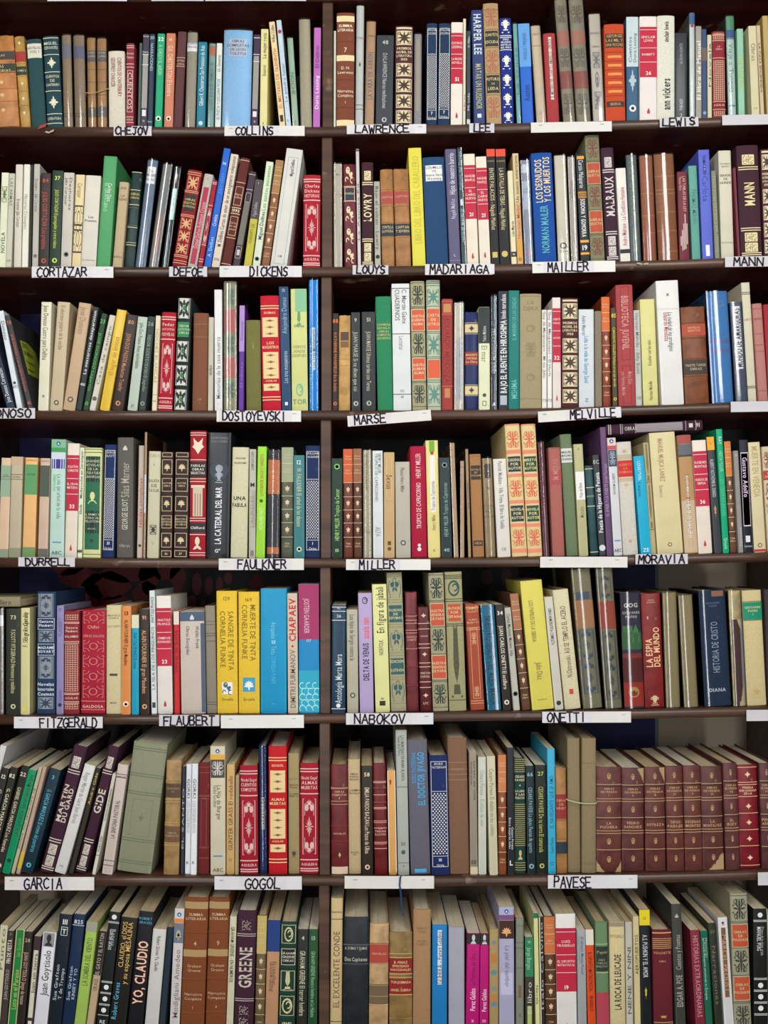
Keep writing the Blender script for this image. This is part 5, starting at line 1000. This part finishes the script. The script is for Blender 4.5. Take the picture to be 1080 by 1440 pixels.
866 976 838 120 h 96947a | F c0b488 383a34 b84c2e OBRAS/DE/POUSHKIN ; s 989070 | floral khaki volume with orange blocks, bottom row
990 1084 984 215 p 141816 | o 255 16 e0e0dc ; o 700 17 e0e0dc ; o 772 17 e0e0dc ; o 845 17 e0e0dc ; n c8c8c4 288 296 655 663 730 738 805 813 880 888 ; d2 330 480 .1 dcdcdc MANUEL PUIG ; d2 330 510 -.15 a8a8a8 El beso de la mujer arana ; s 0c6040 | black paperback with four white dots, right bay
1088 1135 1068 250 p b8b49a | | cream paperback at bottom row's outer end
'''
SIGNS = [  # x0 x1, top and foot at the left end, lift at the right end, words, x0 x1 of the words, look
 (67,178,-13,1.5,0,'',0,0,'blank white strip above the top row, nearer the outer end'),
 (213,286,-13,1.3,0,'',0,0,'blank white strip above the top row, middle one'),
 (289,430,-14,1.2,0,'',0,0,'blank white strip above the top row, nearest the upright'),
 (160,213,177.5,191,0,'CHEJOV',162,209,'small paper card lettered CHEJOV'),
 (316,428,177,191,0,'COLLINS',331,385,'paper strip lettered COLLINS'),
 (488,599,175.5,188.5,-1,'LAWRENCE',499,576,'paper strip lettered LAWRENCE'),
 (660,695,173.5,186.5,0,'LEE',666,690,'tiny paper card lettered LEE'),
 (747,860,172.5,186.5,-2,'',0,0,'blank white strip on the top shelf edge, wider one'),
 (928,982,166,179,-1.5,'LEWIS',931,978,'small paper card lettered LEWIS'),
 (1016,1092,162,176,-1.5,'',0,0,'blank white strip at the top shelf outer end'),
 (45,159,375,390.5,0,'CORTAZAR',52,123,'paper strip lettered CORTAZAR'),
 (238,291,375,389,0,'DEFOE',244,286,'small paper card lettered DEFOE'),
 (309,424,374,389.5,0,'DICKENS',351,405,'paper strip lettered DICKENS'),
 (496,546,373,386,0,'LOUYS',501,542,'small paper card lettered LOUYS'),
 (598,692,371.5,386.5,-.5,'MADARIAGA',604,688,'paper card lettered MADARIAGA'),
 (749,865,368.5,384,-2,'MAILLER',770,828,'paper strip lettered MAILLER'),
 (1020,1092,361,375.5,-1,'MANN',1031,1074,'paper strip lettered MANN'),
 (-22,49,574,588.5,0,'DONOSO',-18,45,'paper card lettered with an ONOSO ending'),
 (305,423,577.5,593,0,'DOSTOYEVSKI',313,403,'paper strip lettered DOSTOYEVSKI'),
 (489,606,585,600,-9,'MARSE',498,543,'crooked paper strip lettered MARSE'),
 (757,873,579,594,-7,'MELVILLE',801,866,'slanting paper strip lettered MELVILLE'),
 (1028,1092,565,579.5,-1,'',0,0,'blank white strip on the third shelf edge'),
 (26,105,783.5,796.5,.5,'DURRELL',36,99,'paper card lettered DURRELL'),
 (308,427,785.5,801.5,0,'FAULKNER',334,403,'paper strip lettered FAULKNER'),
 (487,605,786.5,801.5,0,'MILLER',505,556,'paper strip lettered MILLER'),
 (760,882,783,798,0,'',0,0,'blank white strip on the fourth shelf edge'),
 (894,967,779.5,793.5,-.5,'MORAVIA',897,963,'paper card lettered MORAVIA'),
 (20,144,1008,1024,0,'FITZGERALD',56,137,'paper strip lettered FITZGERALD'),
 (224,308,1005.5,1021,0,'FLAUBERT',230,302,'paper card lettered FLAUBERT'),
 (311,427,1006,1024,-.5,'',0,0,'blank white strip on the fifth shelf edge'),
 (487,609,1003,1019,-.5,'NABOKOV',498,570,'paper strip lettered NABOKOV'),
 (763,887,1001,1016.5,-.5,'ONETTI',769,825,'paper strip lettered ONETTI'),
 (1050,1092,998.5,1014,-.5,'',0,0,'white strip at the fifth shelf outer end'),
 (7,132,1233,1251.5,.5,'GARCIA',34,88,'paper strip lettered GARCIA'),
 (302,424,1232.5,1251,0,'GOGOL',344,395,'paper strip lettered GOGOL'),
 (485,610,1232,1249.5,0,'',0,0,'blank white strip under the blue ribbon'),
 (771,896,1231,1249.5,-.5,'PAVESE',779,832,'paper strip lettered PAVESE'),
 (1066,1092,1227,1245,-.5,'',0,0,'white strip at the sixth shelf outer end'),
]

# ------------------------------------------------------------------ setting and bookcase
LX = [-62, 200, 455]; RX = [455, 560, 680, 780, 870, 960, 1050, 1148]
SHELF = {0: ([-10, -11, -12], [-12, -15, -20, -24, -26, -28, -30, -33]),
         1: ([178.5, 178.5, 178.5], [178.5, 177, 174.5, 172, 169.5, 167, 163.5, 159.5]),
         2: ([375.5, 375.5, 375.5], [375.5, 374, 372, 370, 367.5, 365, 361.5, 358]),
         3: ([577, 577.5, 577], [577, 577, 576, 573.5, 571, 568.5, 565.5, 562]),
         4: ([784.5, 785, 785], [785, 784.5, 784, 783, 781.5, 779.5, 777.5, 775]),
         5: ([1006, 1005.5, 1004], [1004, 1002, 1000.5, 999.5, 998, 996, 994.5, 992]),
         6: ([1232, 1232, 1232], [1232, 1233, 1232, 1231, 1229, 1227, 1224.5, 1222]),
         7: ([1463, 1463, 1463], [1463, 1464, 1463, 1462, 1460, 1458, 1455, 1453])}
def shelf_py(row, px):
    xs = LX + [RX[0] + .01] + RX[1:]; ys = SHELF[row][0] + SHELF[row][1]
    for i in range(len(xs) - 1):
        if px <= xs[i + 1] or i == len(xs) - 2:
            t = (px - xs[i]) / (xs[i + 1] - xs[i]); return ys[i] + (ys[i + 1] - ys[i]) * max(-.2, min(1.2, t))
def shelf_z(row, px): return WZ(shelf_py(row, px))
TH = 13.5 * S; CASE_D = 195 * S

def structure(o): o['kind'] = 'structure'; return o
V, F = [], []; box(V, F, -2.6, 2.9, -3.6, 0.5, -.05, 0.0)
structure(mesh_obj('floor', V, F, [mat('7c7468', 'floor')]))
WALLY = 235 * S
V, F = [], []; box(V, F, -2.6, 2.9, WALLY, WALLY + .1, 0, 3.0)
wall = structure(mesh_obj('wall_back', V, F, [mat('a0947f', 'wall')]))
V, F = [], []; box(V, F, -2.6, 2.9, -3.6, WALLY + .1, 3.0, 3.05)
structure(mesh_obj('ceiling', V, F, [mat('d8d4cc', 'wall')]))

# painted hanging on the wall behind, seen through the open back
def wx(px): return WX(px, 232)
def wz(py): return WZ(py, 232)
V, F = [], []; box(V, F, wx(-90), wx(926), WALLY - .004, WALLY - .0006, wz(1061), wz(-40))
pa = mesh_obj('painted_backing', V, F, [mat('8c98a0')])
tag(pa, 'dark painted backing board with red and navy shapes behind the bookcase', 'painting')
V, F, M = [], [], []; mm = [mat('060608'), mat('080a40'), mat('5c0404'), mat('6c2c34'), mat('3c2414')]
def flat(pts, i, lay):
    n = len(V); V.extend([(x, WALLY - .0042 - lay * .0004, z) for x, z in pts]); F.append(tuple(range(n, n + len(pts)))); M.append(i)
flat([(wx(-88), wz(1054)), (wx(921), wz(1054)), (wx(921), wz(-38)), (wx(-88), wz(-38))], 0, 0)
flat([(wx(-80), wz(850)), (wx(86), wz(850)), (wx(112), wz(800)), (wx(60), wz(560)), (wx(-80), wz(560))], 1, 1)
flat([(wx(30), wz(480)), (wx(60), wz(480)), (wx(60), wz(420)), (wx(30), wz(420))], 1, 1)
flat([(wx(770), wz(1054)), (wx(921), wz(1054)), (wx(921), wz(740)), (wx(800), wz(740))], 1, 1)
for x, y, a, b_, i in ((112, 812, 30, 14, 2), (150, 824, 34, 20, 2), (180, 806, 40, 13, 2), (165, 850, 26, 12, 2), (205, 838, 18, 20, 2), (128, 838, 14, 18, 2),
                       (210, 812, 14, 24, 2), (250, 812, 10, 26, 2), (360, 824, 10, 18, 2), (232, 800, 20, 16, 2), (95, 800, 20, 9, 2)):
    flat([(wx(x + a * math.cos(6.2832 * k / 14) + 3 * math.cos(k * 2.1)), wz(y + b_ * math.sin(6.2832 * k / 14) + 2 * math.sin(k * 3.3))) for k in range(14)], i, 2)
for x, y, a, b_ in ((277, 821, 7, 16), (294, 824, 6, 13), (309, 822, 5, 11), (321, 813, 6, 8), (270, 847, 6, 11), (286, 852, 5, 9)):
    flat([(wx(x + a * math.cos(6.2832 * k / 14)), wz(y + b_ * math.sin(6.2832 * k / 14))) for k in range(14)], 3, 3)
for x, y, a, b_ in ((684, 812, 9, 11), (712, 810, 8, 11), (748, 811, 9, 6), (726, 812, 4, 14)):
    flat([(wx(x + a * math.cos(6.2832 * k / 12)), wz(y + b_ * math.sin(6.2832 * k / 12))) for k in range(12)], 4, 3)
mesh_obj('painted_pattern', V, F, mm, pa, M)
pa.data.materials[0] = mat('5c6870')
V, F = [], []; box(V, F, wx(926) + .001, wx(1200), WALLY - .006, WALLY - .0006, wz(768), wz(-40))
tag(mesh_obj('added_dark_board', V, F, [mat('141012')]), 'added black board darkening the wall behind the upper right shelves', 'board')  # added to turn the grey wall black in the gaps above these books

case = bpy.data.objects.new('bookcase', None); COL.objects.link(case); case.location = (0, 0, 0)
tag(case, 'tall open-backed dark brown wooden bookcase with one middle upright', 'bookcase')
WOOD = mat('4a3022', 'wood'); WOOD2 = mat('4e3424', 'wood'); WIN = mat('44120c', 'wood')
def board(row):
    xs = LX + RX[1:]; ys = [shelf_py(row, x) for x in xs]; r = TH / 2
    sec = [(CASE_D, 0), (.001, 0)] + [(.001 - r * .8 * math.sin(a), -r + r * math.cos(a)) for a in [math.pi * k / 8 for k in range(1, 8)]] + [(.001, -TH), (CASE_D, -TH)]
    V, F, M = [], [], []; n = len(sec)
    for x, y in zip(xs, ys):
        for dy, dz in sec: V.append((WX(x), dy, WZ(y) + dz))
    for i in range(len(xs) - 1):
        for k in range(n):
            a = i * n + k; b = i * n + (k + 1) % n; F.append((b, a, a + n, b + n)); M.append(1 if k == n - 2 else 0)
    F.append(tuple(range(n))); F.append(tuple(reversed(range(len(V) - n, len(V))))); M += [0, 0]
    return mesh_obj('shelf_board', V, F, [WOOD, WIN], case, M, [i for i in range(len(F) - 2) if i % n in range(1, n - 2)])
for r_ in range(8): board(r_)
ztop, zlow = shelf_z(0, 455) + 230 * S, .10
for row in range(0, 8):     # the middle upright stands on each board
    px = 461.5 - row * .85
    z0 = shelf_z(row, 455); z1 = (shelf_z(row - 1, 455) - TH) if row else ztop
    z0 += .0005
    V, F = [], []; e = .0012; x0, x1 = WX(px - 7.5), WX(px + 7.5)
    box(V, F, x0, x1, .0045 + e, CASE_D - .004, z0, z1)
    n = len(V); V += [(x0 + e, .0045, z0), (x1 - e, .0045, z0), (x1 - e, .0045, z1), (x0 + e, .0045, z1)]
    F.remove((0, 1, 5, 4)); F += [(n, n + 1, n + 2, n + 3), (0, n, n + 3, 4), (n + 1, 1, 5, n + 2)]
    mesh_obj('upright', V, F, [WOOD2], case)
zl = shelf_z(7, 455) - TH
V, F = [], []; box(V, F, WX(458 - 9), WX(458 + 7), .0045, CASE_D - .004, zlow, zl - .0005); mesh_obj('upright', V, F, [WOOD2], case)
for a, b_ in ((-76, -62), (1148, 1162)):
    V, F = [], []; box(V, F, WX(a) + .0003, WX(b_) - .0003, -.002, WALLY - .008, 0, ztop); mesh_obj('side_panel', V, F, [WOOD2], case)
V, F = [], []; box(V, F, WX(-76), WX(1162), -.004, CASE_D, ztop, ztop + .02); mesh_obj('top_panel', V, F, [WOOD], case)
V, F = [], []; box(V, F, WX(-62), WX(1148), .0, CASE_D, zlow - .02, zlow - .0005); mesh_obj('shelf_board', V, F, [WOOD], case)
V, F = [], []; box(V, F, WX(-62), WX(1148), .012, .03, 0, zlow - .0205); mesh_obj('plinth', V, F, [WOOD2], case)

# ------------------------------------------------------------------ read the table, place the books
def parse():
    out = []; row = bay = None; ox = oy = 0; sc = 4.5; yref = None
    for ln in BOOKS.strip().split('\n'):
        if ln[0] == '=': _, row, bay = ln.split(); row = int(row); continue
        if ln[0] == '@':
            t = ln.split(); ox, oy, sc = float(t[1]), float(t[2]), float(t[3]); yref = float(t[4]) if len(t) > 4 else None; continue
        head, dec, desc = ln.split('|', 1)[0], ln.split('|', 1)[1].rsplit('|', 1)[0], ln.rsplit('|', 1)[1]
        t = head.split(); b = Book(); b.row, b.bay, b.ox, b.oy, b.sc = row, bay, ox, oy, sc
        xl, xr, xt, yt = [float(q) for q in t[:4]]
        b.st = t[4][0]; b.wrap = 'w' in t[4][1:]; b.gloss = 'g' in t[4][1:]; b.col = t[5]; b.side = None; b.flat = False
        b.deco = [q.strip() for q in dec.replace('||', '|').split(';') if q.strip()]; b.desc = desc.strip()
        b.pxl, b.pxr, b.pxt, b.pyt = ox + xl / sc, ox + xr / sc, ox + xt / sc, oy + yt / sc
        pyb = shelf_py(row, (b.pxl + b.pxr) / 2)
        if yref is not None:      # measured where the picture ends: carry the lean on down to the shelf
            yr = oy + yref / sc; k = (pyb - yr) / (yr - b.pyt); d = (b.pxl - b.pxt) * k; b.pxl += d; b.pxr += d
        b.pyb = pyb; b.ytc = yt; out.append(b)
    return out
books = parse()
# neighbours may touch but not cross
for r_ in range(1, 8):
    for bay in 'LR':
        L_ = [b for b in books if b.row == r_ and b.bay == bay]
        lim = 454 - (r_ - 1) * .85 if bay == 'L' else None
        px = 461.5 - r_ * .85
        for b in L_:
            if bay == 'L' and max(b.pxr, b.pxt + b.pxr - b.pxl) > px - 8: 
                o = max(b.pxr, b.pxt + b.pxr - b.pxl) - (px - 8); b.pxr -= o
            if bay == 'R' and min(b.pxl, b.pxt) < px + 8.2:
                o = px + 8.2 - min(b.pxl, b.pxt); b.pxl += o; b.pxt += o
        for it in range(3):
            for a, c in zip(L_, L_[1:]):
                ha, hc = a.pyb - a.pyt, c.pyb - c.pyt; hm = min(ha, hc) + 3
                sa, s2 = (a.pxt - a.pxl) / ha, (c.pxt - c.pxl) / hc
                g = min(c.pxl - a.pxr, c.pxl + s2 * hm - a.pxr - sa * hm); o = .45 - g
                if o > 0:
                    wa, wc = a.pxr - a.pxl, c.pxr - c.pxl; fa = wa / (wa + wc)
                    a.pxr -= o * fa; c.pxl += o * (1 - fa); c.pxt += o * (1 - fa)
for b in books:
    k = random.Random(b.desc + str(b.row)); b.page = k.choice(['d8ccac', 'd0c09c', 'c8b48c', 'dcd4bc', 'd4c8a8'])
    b.dep = k.uniform(2.5, 7.5); b.len = (k.uniform(112, 126) if b.st == 'p' else k.uniform(122, 140)) * S
    if 'large-format' in b.desc: b.len = 180 * S
    xc = (b.pxl + b.pxr) / 2; ht = (b.pyb - b.pyt)
    b.ang = math.atan2(WX(b.pxt, 5) - WX(b.pxl, 5), ht * S); b.cosa = math.cos(b.ang)
    b.w = max(.0035, (WX(b.pxr, 5) - WX(b.pxl, 5)) * b.cosa)
    b.X = WX(xc, 5); half = b.w / 2
    z0 = []
    for s_ in (-1, -.5, 0, .5, 1):      # both lower corners stay on or above the board
        xx = b.X + s_ * half * b.cosa; px = xx / S + CX
        z0.append(shelf_z(b.row, px) - (-s_ * half * math.sin(b.ang)))
    b.z0 = max(z0) + .0002; b.h = (WZ(b.pyt, b.dep) - b.z0) / b.cosa + abs(half * math.sin(b.ang)) * 0
    lim_ = min(shelf_z(b.row - 1, q / S + CX) for q in (b.X + b.h * math.sin(b.ang) - half, b.X + b.h * math.sin(b.ang) + half)) - TH - .0008 - (.0024 if b.wrap else 0)
    if b.z0 + b.h * b.cosa + half * abs(math.sin(b.ang)) > lim_: b.h = (lim_ - b.z0 - half * abs(math.sin(b.ang))) / b.cosa
    b.ybc = (CY + (EYE - b.z0) / S / (1 + b.dep / D) - b.oy) * b.sc
ORD = 'first second third fourth fifth sixth seventh eighth ninth tenth eleventh twelfth thirteenth fourteenth fifteenth sixteenth seventeenth eighteenth nineteenth twentieth twenty-first twenty-second twenty-third twenty-fourth twenty-fifth twenty-sixth twenty-seventh twenty-eighth twenty-ninth thirtieth thirty-first thirty-second thirty-third thirty-fourth thirty-fifth thirty-sixth thirty-seventh thirty-eighth thirty-ninth fortieth'.split()
ROWN = ['', 'top', 'second', 'third', 'fourth', 'fifth', 'sixth', 'bottom']
for r_ in range(1, 8):
    for bay in 'LR':
        L_ = [b for b in books if b.row == r_ and b.bay == bay]
        if bay == 'L': L_ = L_[::-1]
        for i, b in enumerate(L_): b.ordi = i
def seen(b):
    x0, x1 = max(0, min(b.pxl, b.pxt)), min(1080, max(b.pxr, b.pxt + b.pxr - b.pxl))
    f = max(0, min(1, (x1 - x0) / max(1, (max(b.pxr, b.pxt + b.pxr - b.pxl) - min(b.pxl, b.pxt)))))
    return f * (b.pxr - b.pxl) * (min(b.pyb, 1440) - max(b.pyt, 0))
books.sort(key=lambda b: -seen(b)); LIMIT = 322
single, rest = books[:LIMIT], books[LIMIT:]
print('books', len(books), 'in the mass', len(rest), 'smallest single', round(seen(single[-1])))
for b in books: make_book(b)
for b in single:
    lab = b.desc + ', ' + ORD[b.ordi] + (' left' if b.bay == 'L' else ' right') + ' of upright, ' + ROWN[b.row] + ' row'
    nw = len(lab.replace(',', ' ').split())
    if nw > 16: print('LONG', nw, lab)
    tag(b.root, lab, 'book', ROWN[b.row] + ' row books, ' + ('left' if b.bay == 'L' else 'right') + ' bay')
if rest:
    o = join_books(rest, 'slim_books'); o['kind'] = 'stuff'
    tag(o, 'the slimmest paperbacks squeezed between the larger books on every row', 'books')

# two books lying flat on top of standing ones
def lying(x0, x1, y0l, y0r, th, dep, length, col, deco_fn, desc, nm='hardback'):
    b = Book(); b.st = 'h' if nm == 'hardback' else 'p'; b.wrap = False; b.gloss = False; b.col = col; b.side = None; b.flat = True; b.page = 'd0c09c'
    b.row = 0; b.dep = dep; b.len = length; b.w = th * S; b.h = (x1 - x0) * (1 + dep / D) * S; b.cosa = 1; b.deco = []; b.desc = desc
    slope = math.atan2((y0l - y0r), (x1 - x0)); b.ang = math.pi / 2 - slope
    b.X = WX(x0, dep) - math.cos(b.ang) * 0 - math.sin(slope) * b.w / 2; b.z0 = WZ(y0l, dep) + b.w / 2 * math.cos(slope)
    b.ox = 0; b.oy = 0; b.sc = 1; b.ytc = 0; b.ybc = 1
    make_book(b); b.root.location = (b.X, dep * S, b.z0)
    L = Layer(b, 'panel'); deco_fn(b, L); L.build('spine_panel')
    return b
def plum(b, L):
    h, w = b.h, b.w; c = 'b0a8a4'
    for a, e in ((.02, .03), (.04, .05), (.145, .152), (.165, .17), (.30, .305), (.82, .825), (.925, .93)): L.strip(-w / 2, w / 2, h * a, h * e, c)
    L.strip(-w * .4, w * .4, h * .31, h * .79, '8c8488'); L.strip(-w * .2, w * .2, h * .855, h * .895, 'c8c4bc')
    T = Layer(b, 'text'); v, f, ww = text_geo('16'); add_text(T, v, f, lambda p: (-.0035 + p[1] * .007, h * .99 - p[0] * .007 - .004), 'c8c4bc'); T.build('lettering')
    T = Layer(b, 'text'); v, f, ww = text_geo('OBRAS'); add_text(T, v, f, lambda p: (.003 - p[1] * .006, h * .19 + p[0] * .0042), 'c8c4bc'); T.build('lettering')
bp = lying(853, 989, 611.5, 604.5, 14.5, 5, .15, '3a1c30', plum, '')
tag(bp.root, 'plum book lying flat on top of the standing books, fourth row', 'book')
def cab(b, L):
    T = Layer(b, 'text'); v, f, ww = text_geo('Caballero'); add_text(T, v, f, lambda p: (.0045 - p[1] * .008, b.h * .45 + p[0] * b.h * .4 / ww), '4c4434'); T.build('lettering')
bc = lying(-57, 28.5, 853.5, 853.5, 14.5, 6, .14, '8c8468', cab, '')
tag(bc.root, 'khaki book lying flat across two standing books, fifth row', 'book')

# ------------------------------------------------------------------ hand-lettered paper signs on the shelf edges
STK = {'A': ['0,0 .5,1 1,0', '.2,.38 .8,.38'], 'B': ['0,0 0,1 .7,1 .85,.78 .65,.53 0,.53', '.65,.53 .95,.3 .75,0 0,0'], 'C': ['1,.85 .6,1 .15,.8 0,.45 .2,.1 .6,0 1,.15'],
       'D': ['0,0 0,1 .55,.95 .95,.6 .85,.2 .5,0 0,0'], 'E': ['1,1 0,1 0,0 1,0', '0,.52 .75,.52'], 'F': ['1,1 0,1 0,0', '0,.52 .75,.52'], 'G': ['1,.85 .6,1 .15,.8 0,.4 .2,.08 .6,0 .95,.12 .95,.45 .55,.45'],
       'H': ['0,1 0,0', '1,1 1,0', '0,.52 1,.52'], 'I': ['.5,1 .5,0'], 'J': ['.2,1 1,1', '.7,1 .7,.2 .45,0 .1,.15'], 'K': ['0,1 0,0', '.9,1 0,.45 .95,0'], 'L': ['.05,1 0,.05 .95,0'],
       'M': ['0,0 .1,1 .5,.45 .9,1 1,0'], 'N': ['0,0 .05,1 .95,0 1,1'], 'O': ['.5,1 .1,.75 .0,.4 .25,.03 .65,0 1,.4 .9,.8 .5,1'], 'P': ['0,0 0,1 .75,.95 .9,.7 .7,.5 0,.47'],
       'R': ['0,0 0,1 .75,.95 .9,.72 .65,.5 0,.48', '.45,.48 1,0'], 'S': ['.95,.88 .5,1 .1,.8 .3,.55 .8,.45 .92,.18 .5,0 .05,.12'], 'T': ['0,1 1,1', '.5,1 .5,0'],
       'U': ['0,1 .05,.25 .4,0 .8,.1 1,.4 1,1'], 'V': ['0,1 .5,0 1,1'], 'W': ['0,1 .25,0 .5,.65 .75,0 1,1'], 'X': ['0,0 1,1', '0,1 1,0'], 'Y': ['0,1 .5,.5 1,1', '.5,.5 .45,0'], 'Z': ['0,1 1,1 0,0 1,0']}
def signs():
    rs = random.Random(5)
    for x0, x1, yt, yb, lift, word, wx0, wx1, desc in SIGNS:
        cx, cyb = (x0 + x1) / 2, (yt + yb) / 2 + lift / 2; w = (x1 - x0) * S; h = (yb - yt) * S
        ang = math.atan2(lift, (x1 - x0)); k = 'paper_strip' if (x1 - x0) > 85 else 'paper_card'
        V, F = [], []; m = 8; bow = rs.uniform(.0, .0009)
        for i in range(m + 1):
            x = -w / 2 + w * i / m; y = -bow * math.sin(math.pi * i / m)
            V += [(x, y, -h / 2), (x, y, h / 2), (x, y + .0009, -h / 2), (x, y + .0009, h / 2)]
        for i in range(m):
            a = i * 4; F += [(a, a + 4, a + 5, a + 1), (a + 2, a + 3, a + 7, a + 6), (a + 1, a + 5, a + 7, a + 3), (a, a + 2, a + 6, a + 4)]
        F += [(0, 1, 3, 2), (m * 4, m * 4 + 2, m * 4 + 3, m * 4 + 1)]
        o = mesh_obj('shelf_sign', V, F, [mat(rs.choice(['dcdcd6', 'd8d6d0', 'd4d4d6']) if k == 'paper_strip' else 'c6c4c8', 'paper')])
        o.location = (WX(cx, -7.5), -7.5 * S, WZ(cyb, -7.5)); o.rotation_euler = (0, ang, 0)
        tag(o, desc + (', on the shelf edge' if 'shelf' not in desc and 'row' not in desc else ''), 'sign', 'paper signs on the shelf edges')
        V, F, M = [], [], []; yy = -bow - .0004
        def quad(a, c, t, layer=0):
            d = (Vector(c) - Vector(a)); 
            if d.length < 1e-6: return
            nrm = Vector((-d.y, d.x)).normalized() * t / 2; e = d.normalized() * t * .35; n = len(V)
            for q in (Vector(a) - e + nrm, Vector(a) - e - nrm, Vector(c) + e - nrm, Vector(c) + e + nrm): V.append((q.x, yy - layer * .0001, q.y))
            F.append((n, n + 1, n + 2, n + 3)); M.append(0)
        if word:
            lw = (wx1 - wx0) * S / len(word); xs = (wx0 - cx) * S
            if k == 'paper_strip':      # the lettered card pasted on the printed strip
                V2 = [(xs - .006, yy + .0002, -h * .46), ((wx1 - cx) * S + .008, yy + .0002, -h * .46), ((wx1 - cx) * S + .008, yy + .0002, h * .46), (xs - .006, yy + .0002, h * .46)]
                mesh_obj('name_card', V2, [(0, 1, 2, 3)], [mat('d2d0d4', 'paper')], o)
            for i, ch in enumerate(word):
                sx = lw * (.30 if ch == 'I' else .80); ox = xs + lw * i + lw * .08; hh = h * rs.uniform(.74, .86); oz = -hh / 2 + rs.uniform(-.05, .05) * h; sl = rs.uniform(-.08, .1)
                for li, st in enumerate(STK[ch]):
                    P_ = [tuple(map(float, q.split(','))) for q in st.split()]
                    P_ = [(ox + (a + sl * b_) * sx + (lw * .2 if ch == 'I' else 0), oz + b_ * hh) for a, b_ in P_]
                    for a, c in zip(P_, P_[1:]): quad(a, c, .0026, li)
            if 'CORTAZAR' in word: quad((xs + lw * 4.5, h * .42), (xs + lw * 4.9, h * .5), .001)
            mesh_obj('lettering', V, F, [mat('251426')], o)
        if k == 'paper_strip':
            V, F, M = [], [], []
            for a in ((-.42,) if word else (-.38, .38)): 
                if word and abs(a * w + 0) and (xs - .006) < a * w < ((wx1 - cx) * S + .008): a = .42
                quad((a * w - .003, h * .22), (a * w + .003, h * .22), .0006)
            mesh_obj('printed_mark', V, F, [mat('5c5c5c')], o)
signs()

# ------------------------------------------------------------------ small things
def ribbon():
    P_ = [(565, 1231, -6), (563, 1233, -10), (562, 1245, -10.5), (563.5, 1255, -10), (564.5, 1270, -9), (565, 1282, -8), (568, 1288, -8)]
    V, F = [], []
    for x, y, d in P_:
        for s_ in (-1, 1): V.append((WX(x + s_ * 1.1, d), d * S, WZ(y, d)))
    for i in range(len(P_) - 1): a = i * 2; F.append((a, a + 1, a + 3, a + 2))
    return V, F
V, F = ribbon()
piv = [b for b in books if 'lettered' not in b.desc and b.desc.startswith('wide slate book with bright blue')][0]
mx = (piv.root.matrix_basis).inverted()
V = [tuple(mx @ Vector(v)) for v in V]
mesh_obj('ribbon_marker', V, F, [mat('1c3c6c', 'cloth')], piv.root)
def loop(name, x0, x1, yl, yr, dep0, dep1, r, col, label, cat):
    pts = []; n = 8
    for i in range(n + 1):
        t = i / n; pts.append((WX(x0 + (x1 - x0) * t, dep0), dep0 * S - r, WZ(yl + (yr - yl) * t + 2.2 * math.sin(math.pi * t), dep0)))
    pts += [(WX(x1, dep0) + .0025, (dep0 + 6) * S, WZ(yr, dep0)), (WX(x1, dep0) + .0012, dep1 * S, WZ(yr, dep0)), (WX(x0, dep0) - .0008, dep1 * S, WZ(yl, dep0)), (WX(x0, dep0) - .0012, (dep0 + 6) * S, WZ(yl, dep0))]
    V, F = tube(pts, r, 6, True); o = mesh_obj(name, V, F, [mat(col, 'cloth')], None, None, range(len(F))); tag(o, label, cat)
loop('rubber_band', 798.5, 838, 1125, 1129.5, 1.5, 150, .0010, 'b8bc94', 'pale rubber band round two tall khaki books, sixth row', 'rubber band')
loop('twine', 120.5, 151.5, 131, 125, 1.5, 130, .0007, 'b09468', 'thin twine tied round two slim tan books, top row', 'string')
V, F = [], []; box(V, F, 0, 10 * S, 0, .0004, 0, 5.5 * S)
V = [(x + z * .7, y, z + x * .35) for x, y, z in V]
o = mesh_obj('paper_scrap', V, F, [mat('9c2c28', 'paper')]); o.location = (WX(53, -7), -7.2 * S, WZ(182, -7)); tag(o, 'small torn red paper scrap on the top shelf edge', 'paper scrap')
for x, y, a, ds in ((63, 186, .3, 'dried tape scrap left of the red paper scrap, top shelf edge'), (70, 187, -.4, 'dried tape scrap right of the red paper scrap, top shelf edge'), (895, 371, .2, 'yellowed tape scrap on second shelf edge, nearer the MAILLER strip'), (905, 372.5, -.1, 'yellowed tape scrap on second shelf edge, nearer the MANN strip')):
    V, F = [], []; box(V, F, 0, 6 * S, 0, .0003, 0, 2.4 * S); V = [(p + q * .5, y_, q) for p, y_, q in V]
    o = mesh_obj('tape_remnant', V, F, [mat('a89c88', 'paper')]); o.location = (WX(x, -6.5), -6.6 * S, WZ(y, -6.5)); o.rotation_euler = (0, a, 0)
    tag(o, ds, 'tape', 'tape remnants on the shelf edges')
